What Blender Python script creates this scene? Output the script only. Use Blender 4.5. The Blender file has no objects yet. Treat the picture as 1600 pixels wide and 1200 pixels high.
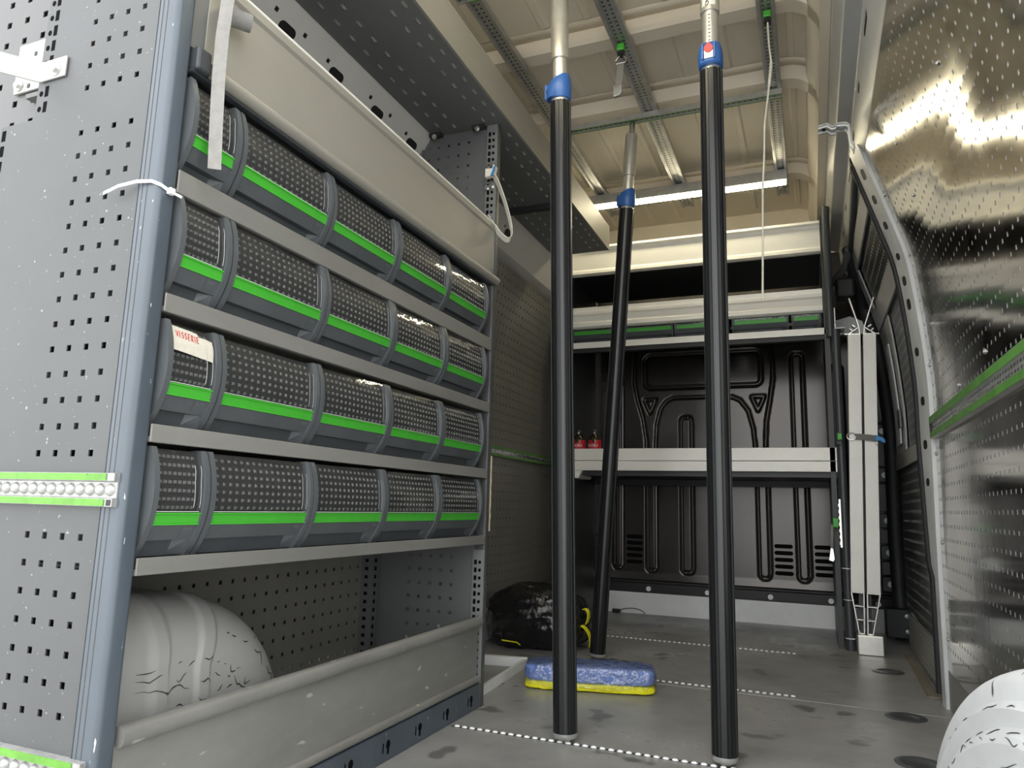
import bpy, math, random
import numpy as np
from mathutils import Vector, Matrix, noise
random.seed(7)
SC = bpy.context.scene
COL = SC.collection
PI = math.pi

# ------------------------------------------------------------------ camera
CAM = (0.0, 0.0, 0.52)
YAW, PITCH, ROLL, FPX = 0.39241, 0.165936, -0.02661, 1134.5
R = Matrix.Rotation(YAW, 3, 'Z') @ Matrix.Rotation(PITCH, 3, 'X') @ Matrix.Rotation(ROLL, 3, 'Y')
cd = bpy.data.cameras.new('camera'); cam = bpy.data.objects.new('camera', cd); COL.objects.link(cam)
cd.sensor_fit = 'HORIZONTAL'; cd.sensor_width = 36.0; cd.lens = FPX / 1600.0 * 36.0
cd.clip_start = 0.02; cd.clip_end = 200
rt, fw, up = R @ Vector((1, 0, 0)), R @ Vector((0, 1, 0)), R @ Vector((0, 0, 1))
m4 = Matrix.Identity(4)
for i in range(3):
    m4[i][0], m4[i][1], m4[i][2], m4[i][3] = rt[i], up[i], -fw[i], CAM[i]
cam.matrix_world = m4
SC.camera = cam

# ------------------------------------------------------------------ world (overcast sky) and exposure
w = bpy.data.worlds.new('overcast_sky'); SC.world = w; w.use_nodes = True
bg = w.node_tree.nodes['Background']
bg.inputs[0].default_value = (0.96, 0.98, 1.0, 1); bg.inputs[1].default_value = 1.75
vs = SC.view_settings
vs.view_transform = 'Standard'; vs.look = 'None'; vs.gamma = 1.0; vs.use_curve_mapping = False
vs.exposure = 1.20
SKY_LED = 24.0

# ------------------------------------------------------------------ materials
MATS = {}
def mat(name, col, rough=0.5, metal=0.0, var=0.0, vscale=8.0, bump=0.0, bscale=60.0, stretch=(1, 1, 1),
        coat=0.0, spec=0.5, col2=None, speck=None, speck_scale=180.0, speck_th=0.72, emit=None, estr=0.0,
        rvar=0.0, alpha=None):
    m = bpy.data.materials.new(name); m.use_nodes = True; nt = m.node_tree; N = nt.nodes; Lk = nt.links
    b = N['Principled BSDF']
    b.inputs['Base Color'].default_value = (*col, 1); b.inputs['Roughness'].default_value = rough
    b.inputs['Metallic'].default_value = metal; b.inputs['Specular IOR Level'].default_value = spec
    b.inputs['Coat Weight'].default_value = coat; b.inputs['Coat Roughness'].default_value = 0.1
    if emit: b.inputs['Emission Color'].default_value = (*emit, 1); b.inputs['Emission Strength'].default_value = estr
    tc = mp = None
    def coords():
        nonlocal tc, mp
        if tc is None:
            tc = N.new('ShaderNodeTexCoord'); mp = N.new('ShaderNodeMapping'); mp.inputs['Scale'].default_value = stretch
            Lk.new(tc.outputs['Object'], mp.inputs['Vector'])
        return mp.outputs['Vector']
    src = None
    if var > 0 or col2 is not None:
        n = N.new('ShaderNodeTexNoise'); n.inputs['Scale'].default_value = vscale; n.inputs['Detail'].default_value = 6
        n.inputs['Roughness'].default_value = 0.65
        Lk.new(coords(), n.inputs['Vector'])
        r = N.new('ShaderNodeValToRGB'); r.color_ramp.elements[0].position = 0.35; r.color_ramp.elements[1].position = 0.68
        c2 = col2 if col2 is not None else tuple(min(1, c * (1 + var)) for c in col)
        c1 = col if col2 is not None else tuple(c * (1 - var) for c in col)
        r.color_ramp.elements[0].color = (*c1, 1); r.color_ramp.elements[1].color = (*c2, 1)
        Lk.new(n.outputs['Fac'], r.inputs['Fac']); src = r.outputs['Color']
        if rvar > 0:
            mr = N.new('ShaderNodeMapRange'); mr.inputs['From Min'].default_value = 0.3; mr.inputs['From Max'].default_value = 0.7
            mr.inputs['To Min'].default_value = max(0.02, rough - rvar); mr.inputs['To Max'].default_value = rough + rvar
            Lk.new(n.outputs['Fac'], mr.inputs['Value']); Lk.new(mr.outputs['Result'], b.inputs['Roughness'])
    if speck is not None:
        n2 = N.new('ShaderNodeTexNoise'); n2.inputs['Scale'].default_value = speck_scale; n2.inputs['Detail'].default_value = 2
        Lk.new(coords(), n2.inputs['Vector'])
        r2 = N.new('ShaderNodeValToRGB'); r2.color_ramp.elements[0].position = speck_th; r2.color_ramp.elements[1].position = speck_th + 0.04
        r2.color_ramp.elements[0].color = (0, 0, 0, 1); r2.color_ramp.elements[1].color = (1, 1, 1, 1)
        Lk.new(n2.outputs['Fac'], r2.inputs['Fac'])
        mx = N.new('ShaderNodeMix'); mx.data_type = 'RGBA'
        Lk.new(r2.outputs['Color'], mx.inputs['Factor'])
        if src is not None: Lk.new(src, mx.inputs['A'])
        else: mx.inputs['A'].default_value = (*col, 1)
        mx.inputs['B'].default_value = (*speck, 1); src = mx.outputs['Result']
    if src is not None: Lk.new(src, b.inputs['Base Color'])
    if bump > 0:
        n3 = N.new('ShaderNodeTexNoise'); n3.inputs['Scale'].default_value = bscale; n3.inputs['Detail'].default_value = 4
        Lk.new(coords(), n3.inputs['Vector'])
        bp = N.new('ShaderNodeBump'); bp.inputs['Strength'].default_value = bump; bp.inputs['Distance'].default_value = 0.01
        Lk.new(n3.outputs['Fac'], bp.inputs['Height']); Lk.new(bp.outputs['Normal'], b.inputs['Normal'])
    MATS[name] = m
    return m

def clear_mat(name, tint, gloss_rough, base_fac, bump, bscale, stretch=(1, 1, 1)):
    m = bpy.data.materials.new(name); m.use_nodes = True; nt = m.node_tree; N = nt.nodes; Lk = nt.links
    N.remove(N['Principled BSDF']); out = N['Material Output']
    tr = N.new('ShaderNodeBsdfTransparent'); tr.inputs[0].default_value = (*tint, 1)
    gl = N.new('ShaderNodeBsdfGlossy'); gl.inputs['Roughness'].default_value = gloss_rough
    fr = N.new('ShaderNodeLayerWeight'); fr.inputs['Blend'].default_value = 0.35
    pw = N.new('ShaderNodeMath'); pw.operation = 'POWER'; pw.inputs[1].default_value = 3.0
    ad = N.new('ShaderNodeMath'); ad.operation = 'ADD'; ad.inputs[1].default_value = 0.035 + base_fac; ad.use_clamp = True
    mx = N.new('ShaderNodeMixShader')
    tc = N.new('ShaderNodeTexCoord'); mp = N.new('ShaderNodeMapping'); mp.inputs['Scale'].default_value = stretch
    n3 = N.new('ShaderNodeTexNoise'); n3.inputs['Scale'].default_value = bscale; n3.inputs['Detail'].default_value = 3
    bp = N.new('ShaderNodeBump'); bp.inputs['Strength'].default_value = bump; bp.inputs['Distance'].default_value = 0.01
    Lk.new(tc.outputs['Object'], mp.inputs['Vector']); Lk.new(mp.outputs['Vector'], n3.inputs['Vector'])
    Lk.new(n3.outputs['Fac'], bp.inputs['Height']); Lk.new(bp.outputs['Normal'], gl.inputs['Normal']); Lk.new(bp.outputs['Normal'], fr.inputs['Normal'])
    Lk.new(fr.outputs['Facing'], pw.inputs[0]); Lk.new(pw.outputs[0], ad.inputs[0]); Lk.new(ad.outputs[0], mx.inputs[0]); Lk.new(tr.outputs[0], mx.inputs[1]); Lk.new(gl.outputs[0], mx.inputs[2])
    Lk.new(mx.outputs[0], out.inputs['Surface']); MATS[name] = m
    return m

mat('panel_grey', (0.066, 0.0683, 0.069), 0.45, var=0.07, vscale=5, speck=(0.27, 0.28, 0.29), speck_scale=150, speck_th=0.725, bump=0.03, bscale=400)
mat('rail_alu', (0.36, 0.36, 0.345), 0.35, 0.4, var=0.2, vscale=60)
mat('overhead_grey', (0.17, 0.175, 0.17), 0.45, var=0.06, vscale=4)
mat('wall_dark', (0.185, 0.178, 0.158), 0.40, var=0.1, vscale=4)
mat('hole_glint_white', (0.85, 0.85, 0.84), 0.6)  # white standing in for light caught in the door panel holes
mat('gusset_grey', (0.10, 0.100, 0.098), 0.45, var=0.05, vscale=5)
mat('void', (0.006, 0.006, 0.0065), 0.9, spec=0.05)
mat('bracket_alu', (0.42, 0.415, 0.385), 0.35, 0.45, var=0.12, vscale=40)
mat('panel_dark', (0.115, 0.118, 0.116), 0.45, var=0.1, vscale=4)
mat('post_blue', (0.070, 0.086, 0.103), 0.38, var=0.14, vscale=10, stretch=(1, 1, .3), speck=(0.5, 0.54, 0.58), speck_scale=140, speck_th=0.745)
mat('bin_grey', (0.082, 0.090, 0.095), 0.42, var=0.08, vscale=20, bump=0.05, bscale=900)
mat('bin_inside', (0.045, 0.046, 0.046), 0.4)
mat('bin_boss', (0.15, 0.15, 0.148), 0.35)
mat('bin_mark', (0.14, 0.15, 0.155), 0.4)
mat('green', (0.06, 0.40, 0.035), 0.4, var=0.06, vscale=20)
mat('green_worn', (0.10, 0.29, 0.025), 0.45, var=0.2, vscale=30, speck=(0.07, 0.09, 0.05), speck_scale=90, speck_th=0.70)
mat('green_dull', (0.10, 0.28, 0.05), 0.45, var=0.25, vscale=20)
mat('alu_matt', (0.265, 0.26, 0.24), 0.48, 0.35, var=0.12, vscale=6, stretch=(1, .25, 1), speck=(0.45, 0.44, 0.42), speck_scale=80, speck_th=0.76, bump=0.03, bscale=200)
mat('body_pale', (0.66, 0.64, 0.59), 0.45, var=0.04, vscale=5)
mat('alu_flap', (0.325, 0.31, 0.268), 0.5, 0.25, var=0.06, vscale=4, stretch=(1, .3, 1))
mat('alu_scuffed', (0.26, 0.257, 0.238), 0.45, 0.35, var=0.16, vscale=9, stretch=(1, .35, 1), speck=(0.50, 0.50, 0.47), speck_scale=60, speck_th=0.70, bump=0.05, bscale=120)
mat('alu_bright', (0.70, 0.68, 0.63), 0.3, 0.75, var=0.08, vscale=20)
mat('alu_panel', (0.46, 0.448, 0.42), 0.125, 1.0, var=0.08, vscale=5, stretch=(1, 2, .25), bump=0.035, bscale=5, rvar=0.03)
mat('alu_dark', (0.10, 0.105, 0.11), 0.28, 0.7, var=0.12, vscale=5, bump=0.06, bscale=8)
mat('hole_glint_grey', (0.58, 0.58, 0.57), 0.7)  # grey standing in for light on the hole edges of the right wall
mat('white_alu', (0.84, 0.82, 0.76), 0.42, 0.1, var=0.03, vscale=10, stretch=(.3, 1, 1))
mat('white_paint', (0.82, 0.83, 0.82), 0.45, var=0.05, vscale=9, speck=(0.25, 0.25, 0.25), speck_scale=50, speck_th=0.77)
mat('body_grey', (0.42, 0.425, 0.42), 0.38, var=0.04, vscale=6)
mat('body_light', (0.55, 0.56, 0.56), 0.35, var=0.12, vscale=20, stretch=(1, 1, .3))
mat('roof_beige', (0.80, 0.725, 0.60), 0.6, var=0.03, vscale=3)
mat('galv', (0.46, 0.46, 0.44), 0.38, 0.6, var=0.15, vscale=25)
mat('steel', (0.62, 0.62, 0.60), 0.25, 0.95, var=0.08, vscale=30)
mat('black_tube', (0.0105, 0.0108, 0.0115), 0.30, spec=0.5)
mat('black', (0.012, 0.012, 0.013), 0.5)
mat('rubber', (0.015, 0.016, 0.018), 0.6)
mat('tube_dark', (0.045, 0.05, 0.055), 0.4)
mat('bulkhead_black', (0.068, 0.063, 0.059), 0.24, metal=0.7, spec=0.5, var=0.12, vscale=3, bump=0.012, bscale=3, rvar=0.05)
mat('shelf_under', (0.03, 0.031, 0.032), 0.45)
mat('blue_lock', (0.030, 0.115, 0.36), 0.38)
mat('red', (0.72, 0.03, 0.035), 0.4)
mat('label_white', (0.72, 0.71, 0.66), 0.5, speck=(0.35, 0.35, 0.33), speck_scale=300, speck_th=0.62)
mat('paper', (0.76, 0.72, 0.62), 0.8, var=0.06, vscale=200)
mat('ink_red', (0.62, 0.05, 0.04), 0.6)
mat('ink_black', (0.02, 0.02, 0.02), 0.6)
mat('strap', (0.27, 0.26, 0.24), 0.85, var=0.1, vscale=60, bump=0.4, bscale=700)
mat('strap_white', (0.72, 0.69, 0.60), 0.8, var=0.05, vscale=40, bump=0.3, bscale=600)
mat('strap_dark', (0.22, 0.215, 0.20), 0.85, bump=0.4, bscale=700)
mat('nylon_white', (0.86, 0.86, 0.84), 0.4)
mat('blue_bright', (0.02, 0.22, 0.52), 0.4)
mat('floor_grey', (0.345, 0.338, 0.322), 0.33, col2=(0.215, 0.213, 0.207), vscale=2.6, speck=(0.14, 0.137, 0.13), speck_scale=7, speck_th=0.64, bump=0.08, bscale=300, rvar=0.10)
mat('floor_cap', (0.055, 0.06, 0.062), 0.35)
mat('floor_wood', (0.22, 0.19, 0.15), 0.6, var=0.15, vscale=10, stretch=(1, .2, 1))
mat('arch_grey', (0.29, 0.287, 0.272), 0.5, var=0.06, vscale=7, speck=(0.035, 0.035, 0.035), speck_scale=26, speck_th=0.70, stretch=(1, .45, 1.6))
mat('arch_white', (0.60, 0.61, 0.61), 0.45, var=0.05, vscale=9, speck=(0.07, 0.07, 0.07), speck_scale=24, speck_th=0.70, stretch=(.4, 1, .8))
mat('bag', (0.010, 0.010, 0.011), 0.22, spec=0.6, bump=0.35, bscale=45)
mat('yellow', (0.85, 0.80, 0.012), 0.5, var=0.06, vscale=60, bump=0.3, bscale=120)
mat('sponge_blue', (0.15, 0.235, 0.55), 0.7, var=0.15, vscale=40, bump=0.3, bscale=150)
clear_mat('clear_pane', (0.93, 0.93, 0.92), 0.07, 0.01, 0.18, 22, (1, .6, 1))
clear_mat('shrink_wrap', (0.98, 0.98, 0.98), 0.16, 0.11, 0.9, 60)
clear_mat('clear_cover', (0.96, 0.96, 0.94), 0.12, 0.02, 0.1, 80)
mat('clear_edge', (0.62, 0.62, 0.60), 0.25)
mat('bottle_brown', (0.035, 0.028, 0.012), 0.15, coat=0.5)
mat('label_red', (0.48, 0.02, 0.03), 0.45)
mat('led', (0.9, 0.9, 0.8), 0.5, emit=(1.0, 0.90, 0.64), estr=SKY_LED)
mat('tan_foam', (0.55, 0.45, 0.33), 0.9, var=0.2, vscale=60)
mat('body_outside', (0.75, 0.75, 0.74), 0.5)
mat('ground', (0.50, 0.49, 0.47), 0.9, var=0.15, vscale=1.5)

# ------------------------------------------------------------------ mesh helpers
class MB:
    def __init__(s): s.v = []; s.f = []
    def add(s, vs, fs):
        o = len(s.v); s.v += [tuple(p) for p in vs]; s.f += [tuple(i + o for i in f) for f in fs]; return s
    def box(s, x0, x1, y0, y1, z0, z1):
        return s.add([(x0, y0, z0), (x1, y0, z0), (x1, y1, z0), (x0, y1, z0), (x0, y0, z1), (x1, y0, z1), (x1, y1, z1), (x0, y1, z1)],
                     [(0, 3, 2, 1), (4, 5, 6, 7), (0, 1, 5, 4), (1, 2, 6, 5), (2, 3, 7, 6), (3, 0, 4, 7)])
    def prism(s, poly, ax, a, b):
        n = len(poly)
        f = {'x': lambda p, t: (t, p[0], p[1]), 'y': lambda p, t: (p[0], t, p[1]), 'z': lambda p, t: (p[0], p[1], t)}[ax]
        return s.add([f(p, a) for p in poly] + [f(p, b) for p in poly],
                     [tuple(range(n)), tuple(range(2 * n - 1, n - 1, -1))] + [(i, i + n, (i + 1) % n + n, (i + 1) % n) for i in range(n)])
    def tube(s, path, r, n=12, cap=True, rad=None):
        P = [Vector(p) for p in path]; vs = []; fs = []
        ref = None
        for i, p in enumerate(P):
            t = (P[min(i + 1, len(P) - 1)] - P[max(i - 1, 0)]).normalized()
            if ref is None:
                ref = t.orthogonal().normalized()
            ref = (ref - t * ref.dot(t)).normalized(); bn = t.cross(ref)
            rr = r if rad is None else rad[i]
            for k in range(n):
                a = 2 * PI * k / n; vs.append(p + (ref * math.cos(a) + bn * math.sin(a)) * rr)
        for i in range(len(P) - 1):
            for k in range(n):
                fs.append((i * n + k, i * n + (k + 1) % n, (i + 1) * n + (k + 1) % n, (i + 1) * n + k))
        if cap:
            fs.append(tuple(range(n - 1, -1, -1))); fs.append(tuple(range((len(P) - 1) * n, len(P) * n)))
        return s.add(vs, fs)
    def lathe(s, prof, n=32, c=(0, 0, 0), mod=None):
        vs = []; fs = []; m = len(prof)
        for i, (r, z) in enumerate(prof):
            for k in range(n):
                a = 2 * PI * k / n; q = r * (mod(a) if mod else 1)
                vs.append((c[0] + q * math.cos(a), c[1] + q * math.sin(a), c[2] + z))
        for i in range(m - 1):
            for k in range(n):
                fs.append((i * n + k, i * n + (k + 1) % n, (i + 1) * n + (k + 1) % n, (i + 1) * n + k))
        fs.append(tuple(range(n - 1, -1, -1))); fs.append(tuple(range((m - 1) * n, m * n)))
        return s.add(vs, fs)
    def ribbon(s, path, wdir, width, th=0.002):
        P = [Vector(p) for p in path]; W = [Vector(d).normalized() for d in (wdir if isinstance(wdir, list) else [wdir] * len(P))]
        vs = []; fs = []
        for i, p in enumerate(P):
            t = (P[min(i + 1, len(P) - 1)] - P[max(i - 1, 0)]).normalized(); n_ = t.cross(W[i]).normalized()
            for a, b in ((-1, -1), (1, -1), (1, 1), (-1, 1)):
                vs.append(p + W[i] * a * width / 2 + n_ * b * th / 2)
        for i in range(len(P) - 1):
            for k in range(4):
                fs.append((i * 4 + k, i * 4 + (k + 1) % 4, (i + 1) * 4 + (k + 1) % 4, (i + 1) * 4 + k))
        e = (len(P) - 1) * 4
        fs += [(3, 2, 1, 0), (e, e + 1, e + 2, e + 3)]
        return s.add(vs, fs)
    def grid(s, nu, nv, fn):
        vs = [fn(i / nu, j / nv) for j in range(nv + 1) for i in range(nu + 1)]
        fs = [(j * (nu + 1) + i, j * (nu + 1) + i + 1, (j + 1) * (nu + 1) + i + 1, (j + 1) * (nu + 1) + i) for j in range(nv) for i in range(nu)]
        return s.add(vs, fs)
    def mesh(s, name, m, smooth=None):
        me = bpy.data.meshes.new(name); me.from_pydata(s.v, [], s.f); me.update()
        if m: me.materials.append(MATS[m])
        if smooth:
            me.polygons.foreach_set('use_smooth', [True] * len(me.polygons)); me.set_sharp_from_angle(angle=math.radians(smooth))
        return me
    def build(s, name, m, parent=None, smooth=None, bevel=0, solid=0, fix=True):
        me = s.mesh(name, m)
        if fix:
            import bmesh
            bm = bmesh.new(); bm.from_mesh(me); bmesh.ops.recalc_face_normals(bm, faces=bm.faces); bm.to_mesh(me); bm.free()
        if smooth:
            me.polygons.foreach_set('use_smooth', [True] * len(me.polygons)); me.set_sharp_from_angle(angle=math.radians(smooth))
        return link(name, me, parent, bevel, solid)

def link(name, me, parent=None, bevel=0, solid=0):
    o = bpy.data.objects.new(name, me); COL.objects.link(o)
    if parent:
        o.parent = parent
        o.matrix_parent_inverse = Matrix.Translation(-parent.location) if parent.type == 'EMPTY' and parent.get('at_base') else Matrix.Identity(4)
    if solid: md = o.modifiers.new('thickness', 'SOLIDIFY'); md.thickness = abs(solid); md.offset = 1 if solid > 0 else -1
    if bevel:
        md = o.modifiers.new('edge', 'BEVEL'); md.width = bevel; md.segments = 2; md.limit_method = 'ANGLE'; md.angle_limit = math.radians(40)
    return o

def tag(o, label=None, cat=None, group=None, kind=None):
    if label: o['label'] = label
    if cat: o['category'] = cat
    if group: o['group'] = group
    if kind: o['kind'] = kind
    return o
def thing(name, label, cat, loc=(0, 0, 0), group=None, kind=None):
    """An Empty at the base of the thing; its parts are modelled in world coordinates and parented to it."""
    o = bpy.data.objects.new(name, None); COL.objects.link(o); o.location = loc; o.empty_display_size = 0.05; o['at_base'] = 1
    return tag(o, label, cat, group, kind)
def struct(name, label=None, loc=(0, 0, 0)):
    o = bpy.data.objects.new(name, None); COL.objects.link(o); o['kind'] = 'structure'; o.empty_display_size = 0.05
    o.location = loc; o['at_base'] = 1
    if label: o['label'] = label; o['category'] = name.split('_')[0]
    return o
def copy_tree(o, parent=None):
    c = o.copy(); COL.objects.link(c); c.parent = parent
    for ch in [k for k in bpy.data.objects if k.parent == o]:
        d = copy_tree(ch, c); d.matrix_parent_inverse = ch.matrix_parent_inverse.copy()
    return c
def instance(name, me, M, parent):
    o = bpy.data.objects.new(name, me); COL.objects.link(o); o.parent = parent
    inv = Matrix.Translation(-parent.location) if parent.type == 'EMPTY' and parent.get('at_base') else Matrix.Identity(4)
    o.matrix_parent_inverse = inv; o.matrix_local = inv @ M if False else M
    o.matrix_basis = M
    return o

def perf(name, m, parent, u0, u1, v0, v1, mapf, pu=.0355, pv=.0365, hole=.0086, uo=None, vo=None, pred=None, solid=.0015, smooth=False):
    def brk(a, b, p, o, ex=None):
        o = a + p / 2 if o is None else o
        c = o + math.ceil((a + hole - o) / p) * p; e = [a]; hs = []
        while c < b - hole:
            e += [c - hole / 2, c + hole / 2]; hs.append((c - hole / 2, c)); c += p
        e.append(b)
        return e, {round(q[0], 6): q[1] for q in hs}
    U, hu = brk(u0, u1, pu, uo); V, hv = brk(v0, v1, pv, vo)
    vs = [mapf(u, v) for v in V for u in U]; nu = len(U); fs = []
    for j in range(len(V) - 1):
        for i in range(nu - 1):
            cu = hu.get(round(U[i], 6)); cv = hv.get(round(V[j], 6))
            if cu is not None and cv is not None and (pred is None or pred(cu, cv)): continue
            fs.append((j * nu + i, j * nu + i + 1, (j + 1) * nu + i + 1, (j + 1) * nu + i))
    me = bpy.data.meshes.new(name); me.from_pydata(vs, [], fs); me.update(); me.materials.append(MATS[m])
    if smooth: me.polygons.foreach_set('use_smooth', [True] * len(me.polygons))
    return link(name, me, parent, 0, solid)

def text_mesh(txt, size, name, m, extrude=0.0002):
    cu = bpy.data.curves.new(name, 'FONT'); cu.body = txt; cu.size = size; cu.extrude = extrude; cu.align_x = 'CENTER'; cu.align_y = 'CENTER'
    ob = bpy.data.objects.new(name, cu); COL.objects.link(ob)
    dg = bpy.context.evaluated_depsgraph_get(); me = bpy.data.meshes.new_from_object(ob.evaluated_get(dg))
    bpy.data.objects.remove(ob); bpy.data.curves.remove(cu)
    me.materials.clear(); me.materials.append(MATS[m]); me.name = name
    return me

def capsule(l, wd, n=8):
    """outline of a slot, long along the first axis"""
    r = wd / 2; p = []
    for k in range(n + 1): a = -PI / 2 + PI * k / n; p.append((l / 2 - r + r * math.cos(a), r * math.sin(a)))
    for k in range(n + 1): a = PI / 2 + PI * k / n; p.append((-l / 2 + r + r * math.cos(a), r * math.sin(a)))
    return p
def bolt(name, parent, p, axis, r=.006, h=.004, m='steel'):
    """hex head on a round washer"""
    A = Vector(axis).normalized(); b = MB(); q = Vector(p)
    b.tube([q, q + A * h * .35], r * 1.35, 14); b.tube([q + A * h * .35, q + A * h], r * .85, 6)
    return b.build(name, m, parent)

# right wall section: (x, z) from roof side to floor
PROF = [(.194, 1.66), (.249, 1.478), (.301, 1.305), (.323, 1.102), (.337, .906), (.335, .72), (.332, .53), (.33, .35), (.328, 0.0)]
_z0 = np.linspace(-.3, 1.9, 441); _x0 = np.interp(_z0, [p[1] for p in PROF][::-1], [p[0] for p in PROF][::-1])
_x0 = np.where(_z0 > 1.66, .194 - (_z0 - 1.66) * .30, _x0)
_k = np.hanning(43); _k /= _k.sum(); _x1 = np.convolve(_x0, _k, 'same')
PROF = [(float(np.interp(z, _z0, _x1)), float(z)) for z in np.linspace(1.66, 0, 60)]
_zs = [p[1] for p in PROF][::-1]; _xs = [p[0] for p in PROF][::-1]
def px(z):
    if z > 1.66: return .194 - (z - 1.66) * .30
    return float(np.interp(z, _zs, _xs))

# ================================================================== STRUCTURE
# ---- ground outside
g = MB().box(-15, 15, -15, 15, -.75, -.65).build('ground', 'ground'); tag(g, 'grey asphalt ground outside the van', 'ground', kind='structure')

# ---- floor
fl = struct('floor', 'grey anti-slip van floor', (0, 2, 0))
MB().box(-1.25, .36, .45, 2.318, -.02, 0).build('floor_panel', 'floor_grey', fl, bevel=.002)
MB().box(-1.25, .36, 2.322, 3.80, -.02, 0).build('floor_panel', 'floor_grey', fl, bevel=.002)
MB().box(-1.30, .40, .45, 3.9, -.10, -.021).build('underbody', 'black', fl)
b = MB().box(-.3, .3, -.3, .3, 0, .1)
for (cx, cy) in ((.213, 2.875), (.204, 2.265), (.190, 1.868)):
    b = MB(); b.lathe([(.050, 0), (.050, .0015), (.046, .0025), (.030, .0027), (.0285, .002), (0.001, .002)], 32, (cx, cy, 0.0)); b.build('floor_cap', 'floor_cap', fl, smooth=30)
MB().prism([(.297, 3.22), (.324, 3.24), (.321, 2.54), (.289, 2.535)], 'z', .0002, .0035).build('floor_strip', 'floor_wood', fl)
# ---- lashing rails let into the floor
def link_row(name, parent, p0, p1, n, w_, h_, m):
    b = MB(); p0 = Vector(p0); p1 = Vector(p1); d = (p1 - p0) / n; t = d.normalized(); s_ = Vector((-t.y, t.x, 0))
    for k in range(n):
        c = p0 + d * (k + .5); L = d.length * .70 / 2; hw = w_ / 2
        vs = []
        for zz, q in ((0, 1.0), (h_, .55)):
            for a, e in ((-1, -.5), (-.4, -1), (.4, -1), (1, -.5), (1, .5), (.4, 1), (-.4, 1), (-1, .5)):
                vs.append(c + t * a * L * (q if zz else 1) + s_ * e * hw * q + Vector((0, 0, zz)))
        b.add(vs, [tuple(range(7, -1, -1)), tuple(range(8, 16))] + [(i, (i + 1) % 8, 8 + (i + 1) % 8, 8 + i) for i in range(8)])
    return b.build(name, m, parent)
for i, (yy, x0, x1, who) in enumerate(((1.652, -.815, .02, 'under the two thick black poles'), (2.352, -.83, -.06, 'starting at the sponge pack'), (3.042, -.99, -.073, 'nearest the black bulkhead'))):
    t = thing('floor_lashing_rail', 'thin bright metal lashing rail let into the grey floor, ' + who, 'rail', (x0, yy, 0), 'lashing rails in the floor')
    MB().box(x0, x1, yy - .0055, yy + .0055, 0.0, .0008).build('rail_base', 'alu_dark', t)
    r = link_row('rail_links', t, (x0 + .004, yy, .0008), (x1 - .004, yy, .0008), int((x1 - x0) / .0195), .0095, .003, 'nylon_white'); r['kind'] = 'stuff'

# ---- outer body: left, right, roof, front
wl = struct('wall_left', 'dark perforated left wall of the van', (-1.25, 2, 0))
MB().box(-1.36, -1.31, .74, 3.9, -.1, 2.2).build('body_skin', 'body_outside', wl)
MB().box(-1.31, -1.25, .76, 3.9, -.1, 2.2).build('inner_skin', 'panel_dark', wl)
perf('perforated_panel', 'wall_dark', wl, 1.856, 3.775, .12, 1.50, lambda u, v: (-1.20 + max(0, v - 1.15) * .18, u, v), uo=1.88)
MB().box(-1.206, -1.2035, 1.856, 3.775, .12, 1.15).build('panel_backing', 'shelf_under', wl)
MB().prism([(-1.25, 0), (-1.195, 0), (-1.195, .12), (-1.215, .122), (-1.25, .122)], 'y', .75, 3.775).build('lower_sill', 'white_paint', wl)
# left roof side rail, pale, with punched holes
tl = struct('trim_1', 'pale perforated roof side rail above the left shelving', (-1.1, 2, 1.6))
MB().prism([(-1.048, 1.646), (-1.118, 1.535), (-1.19, 1.50), (-1.25, 1.50), (-1.25, 2.1), (-1.048, 2.1)], 'y', .745, 3.775).build('side_rail', 'body_pale', tl)
nrm = Vector((.111, 0, -.07)).normalized(); tz = Vector((.07, 0, .111)).normalized()
def rail_hole(name, y, s_, ln, wd, sq=False):
    c = Vector((-1.048, y, 1.646)) + (Vector((-.07, 0, -.111))) * s_
    pts = capsule(ln, wd) if not sq else [(-ln / 2, -wd / 2), (ln / 2, -wd / 2), (ln / 2, wd / 2), (-ln / 2, wd / 2)]
    P = [c + Vector((0, 1, 0)) * a + tz * e + nrm * .0006 for a, e in pts]; Q = [p - nrm * .002 for p in P]; n = len(P)
    MB().add(P + Q, [tuple(range(n)), tuple(range(2 * n - 1, n - 1, -1))] + [(i, (i + 1) % n, (i + 1) % n + n, i + n) for i in range(n)]).build(name, 'black', tl)
for k in range(8):
    y = 1.20 + k * .19
    rail_hole('slot', y, .5, .055, .026)
    if k % 2 == 0:
        for dy, s_ in ((-.05, .72), (-.05, .35), (.05, .35), (.05, .72)): rail_hole('square_hole', y + dy, s_, .010, .010, True)
    else:
        for dy, s_ in ((-.06, .72), (-.045, .4)): rail_hole('square_hole', y + dy, s_, .010, .010, True)

MB().box(-1.188, -1.165, 1.12, 1.79, 0.0, .105).build('white_ledge', 'white_paint', wl)
t = thing('wall_lashing_rail', 'green-edged metal lashing rail along the dark perforated left wall', 'rail', (-1.2, 2.7, .735))
MB().prism([(-1.199, .716), (-1.187, .718), (-1.187, .728), (-1.194, .730), (-1.194, .746), (-1.187, .748), (-1.187, .758), (-1.199, .760)], 'y', 1.87, 3.55).build('channel', 'galv', t)
for za, zb in ((.7185, .7275), (.7485, .7575)): MB().box(-1.1868, -1.1857, 1.87, 3.55, za, zb).build('green_strip', 'green_dull', t)
b = MB()
for k in range(78):
    y = 1.89 + k * .021; b.prism([(y - .007, .732), (y + .007, .732), (y + .005, .744), (y - .005, .744)], 'x', -1.1945, -1.190)
b.build('rail_teeth', 'steel', t)['kind'] = 'stuff'

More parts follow.
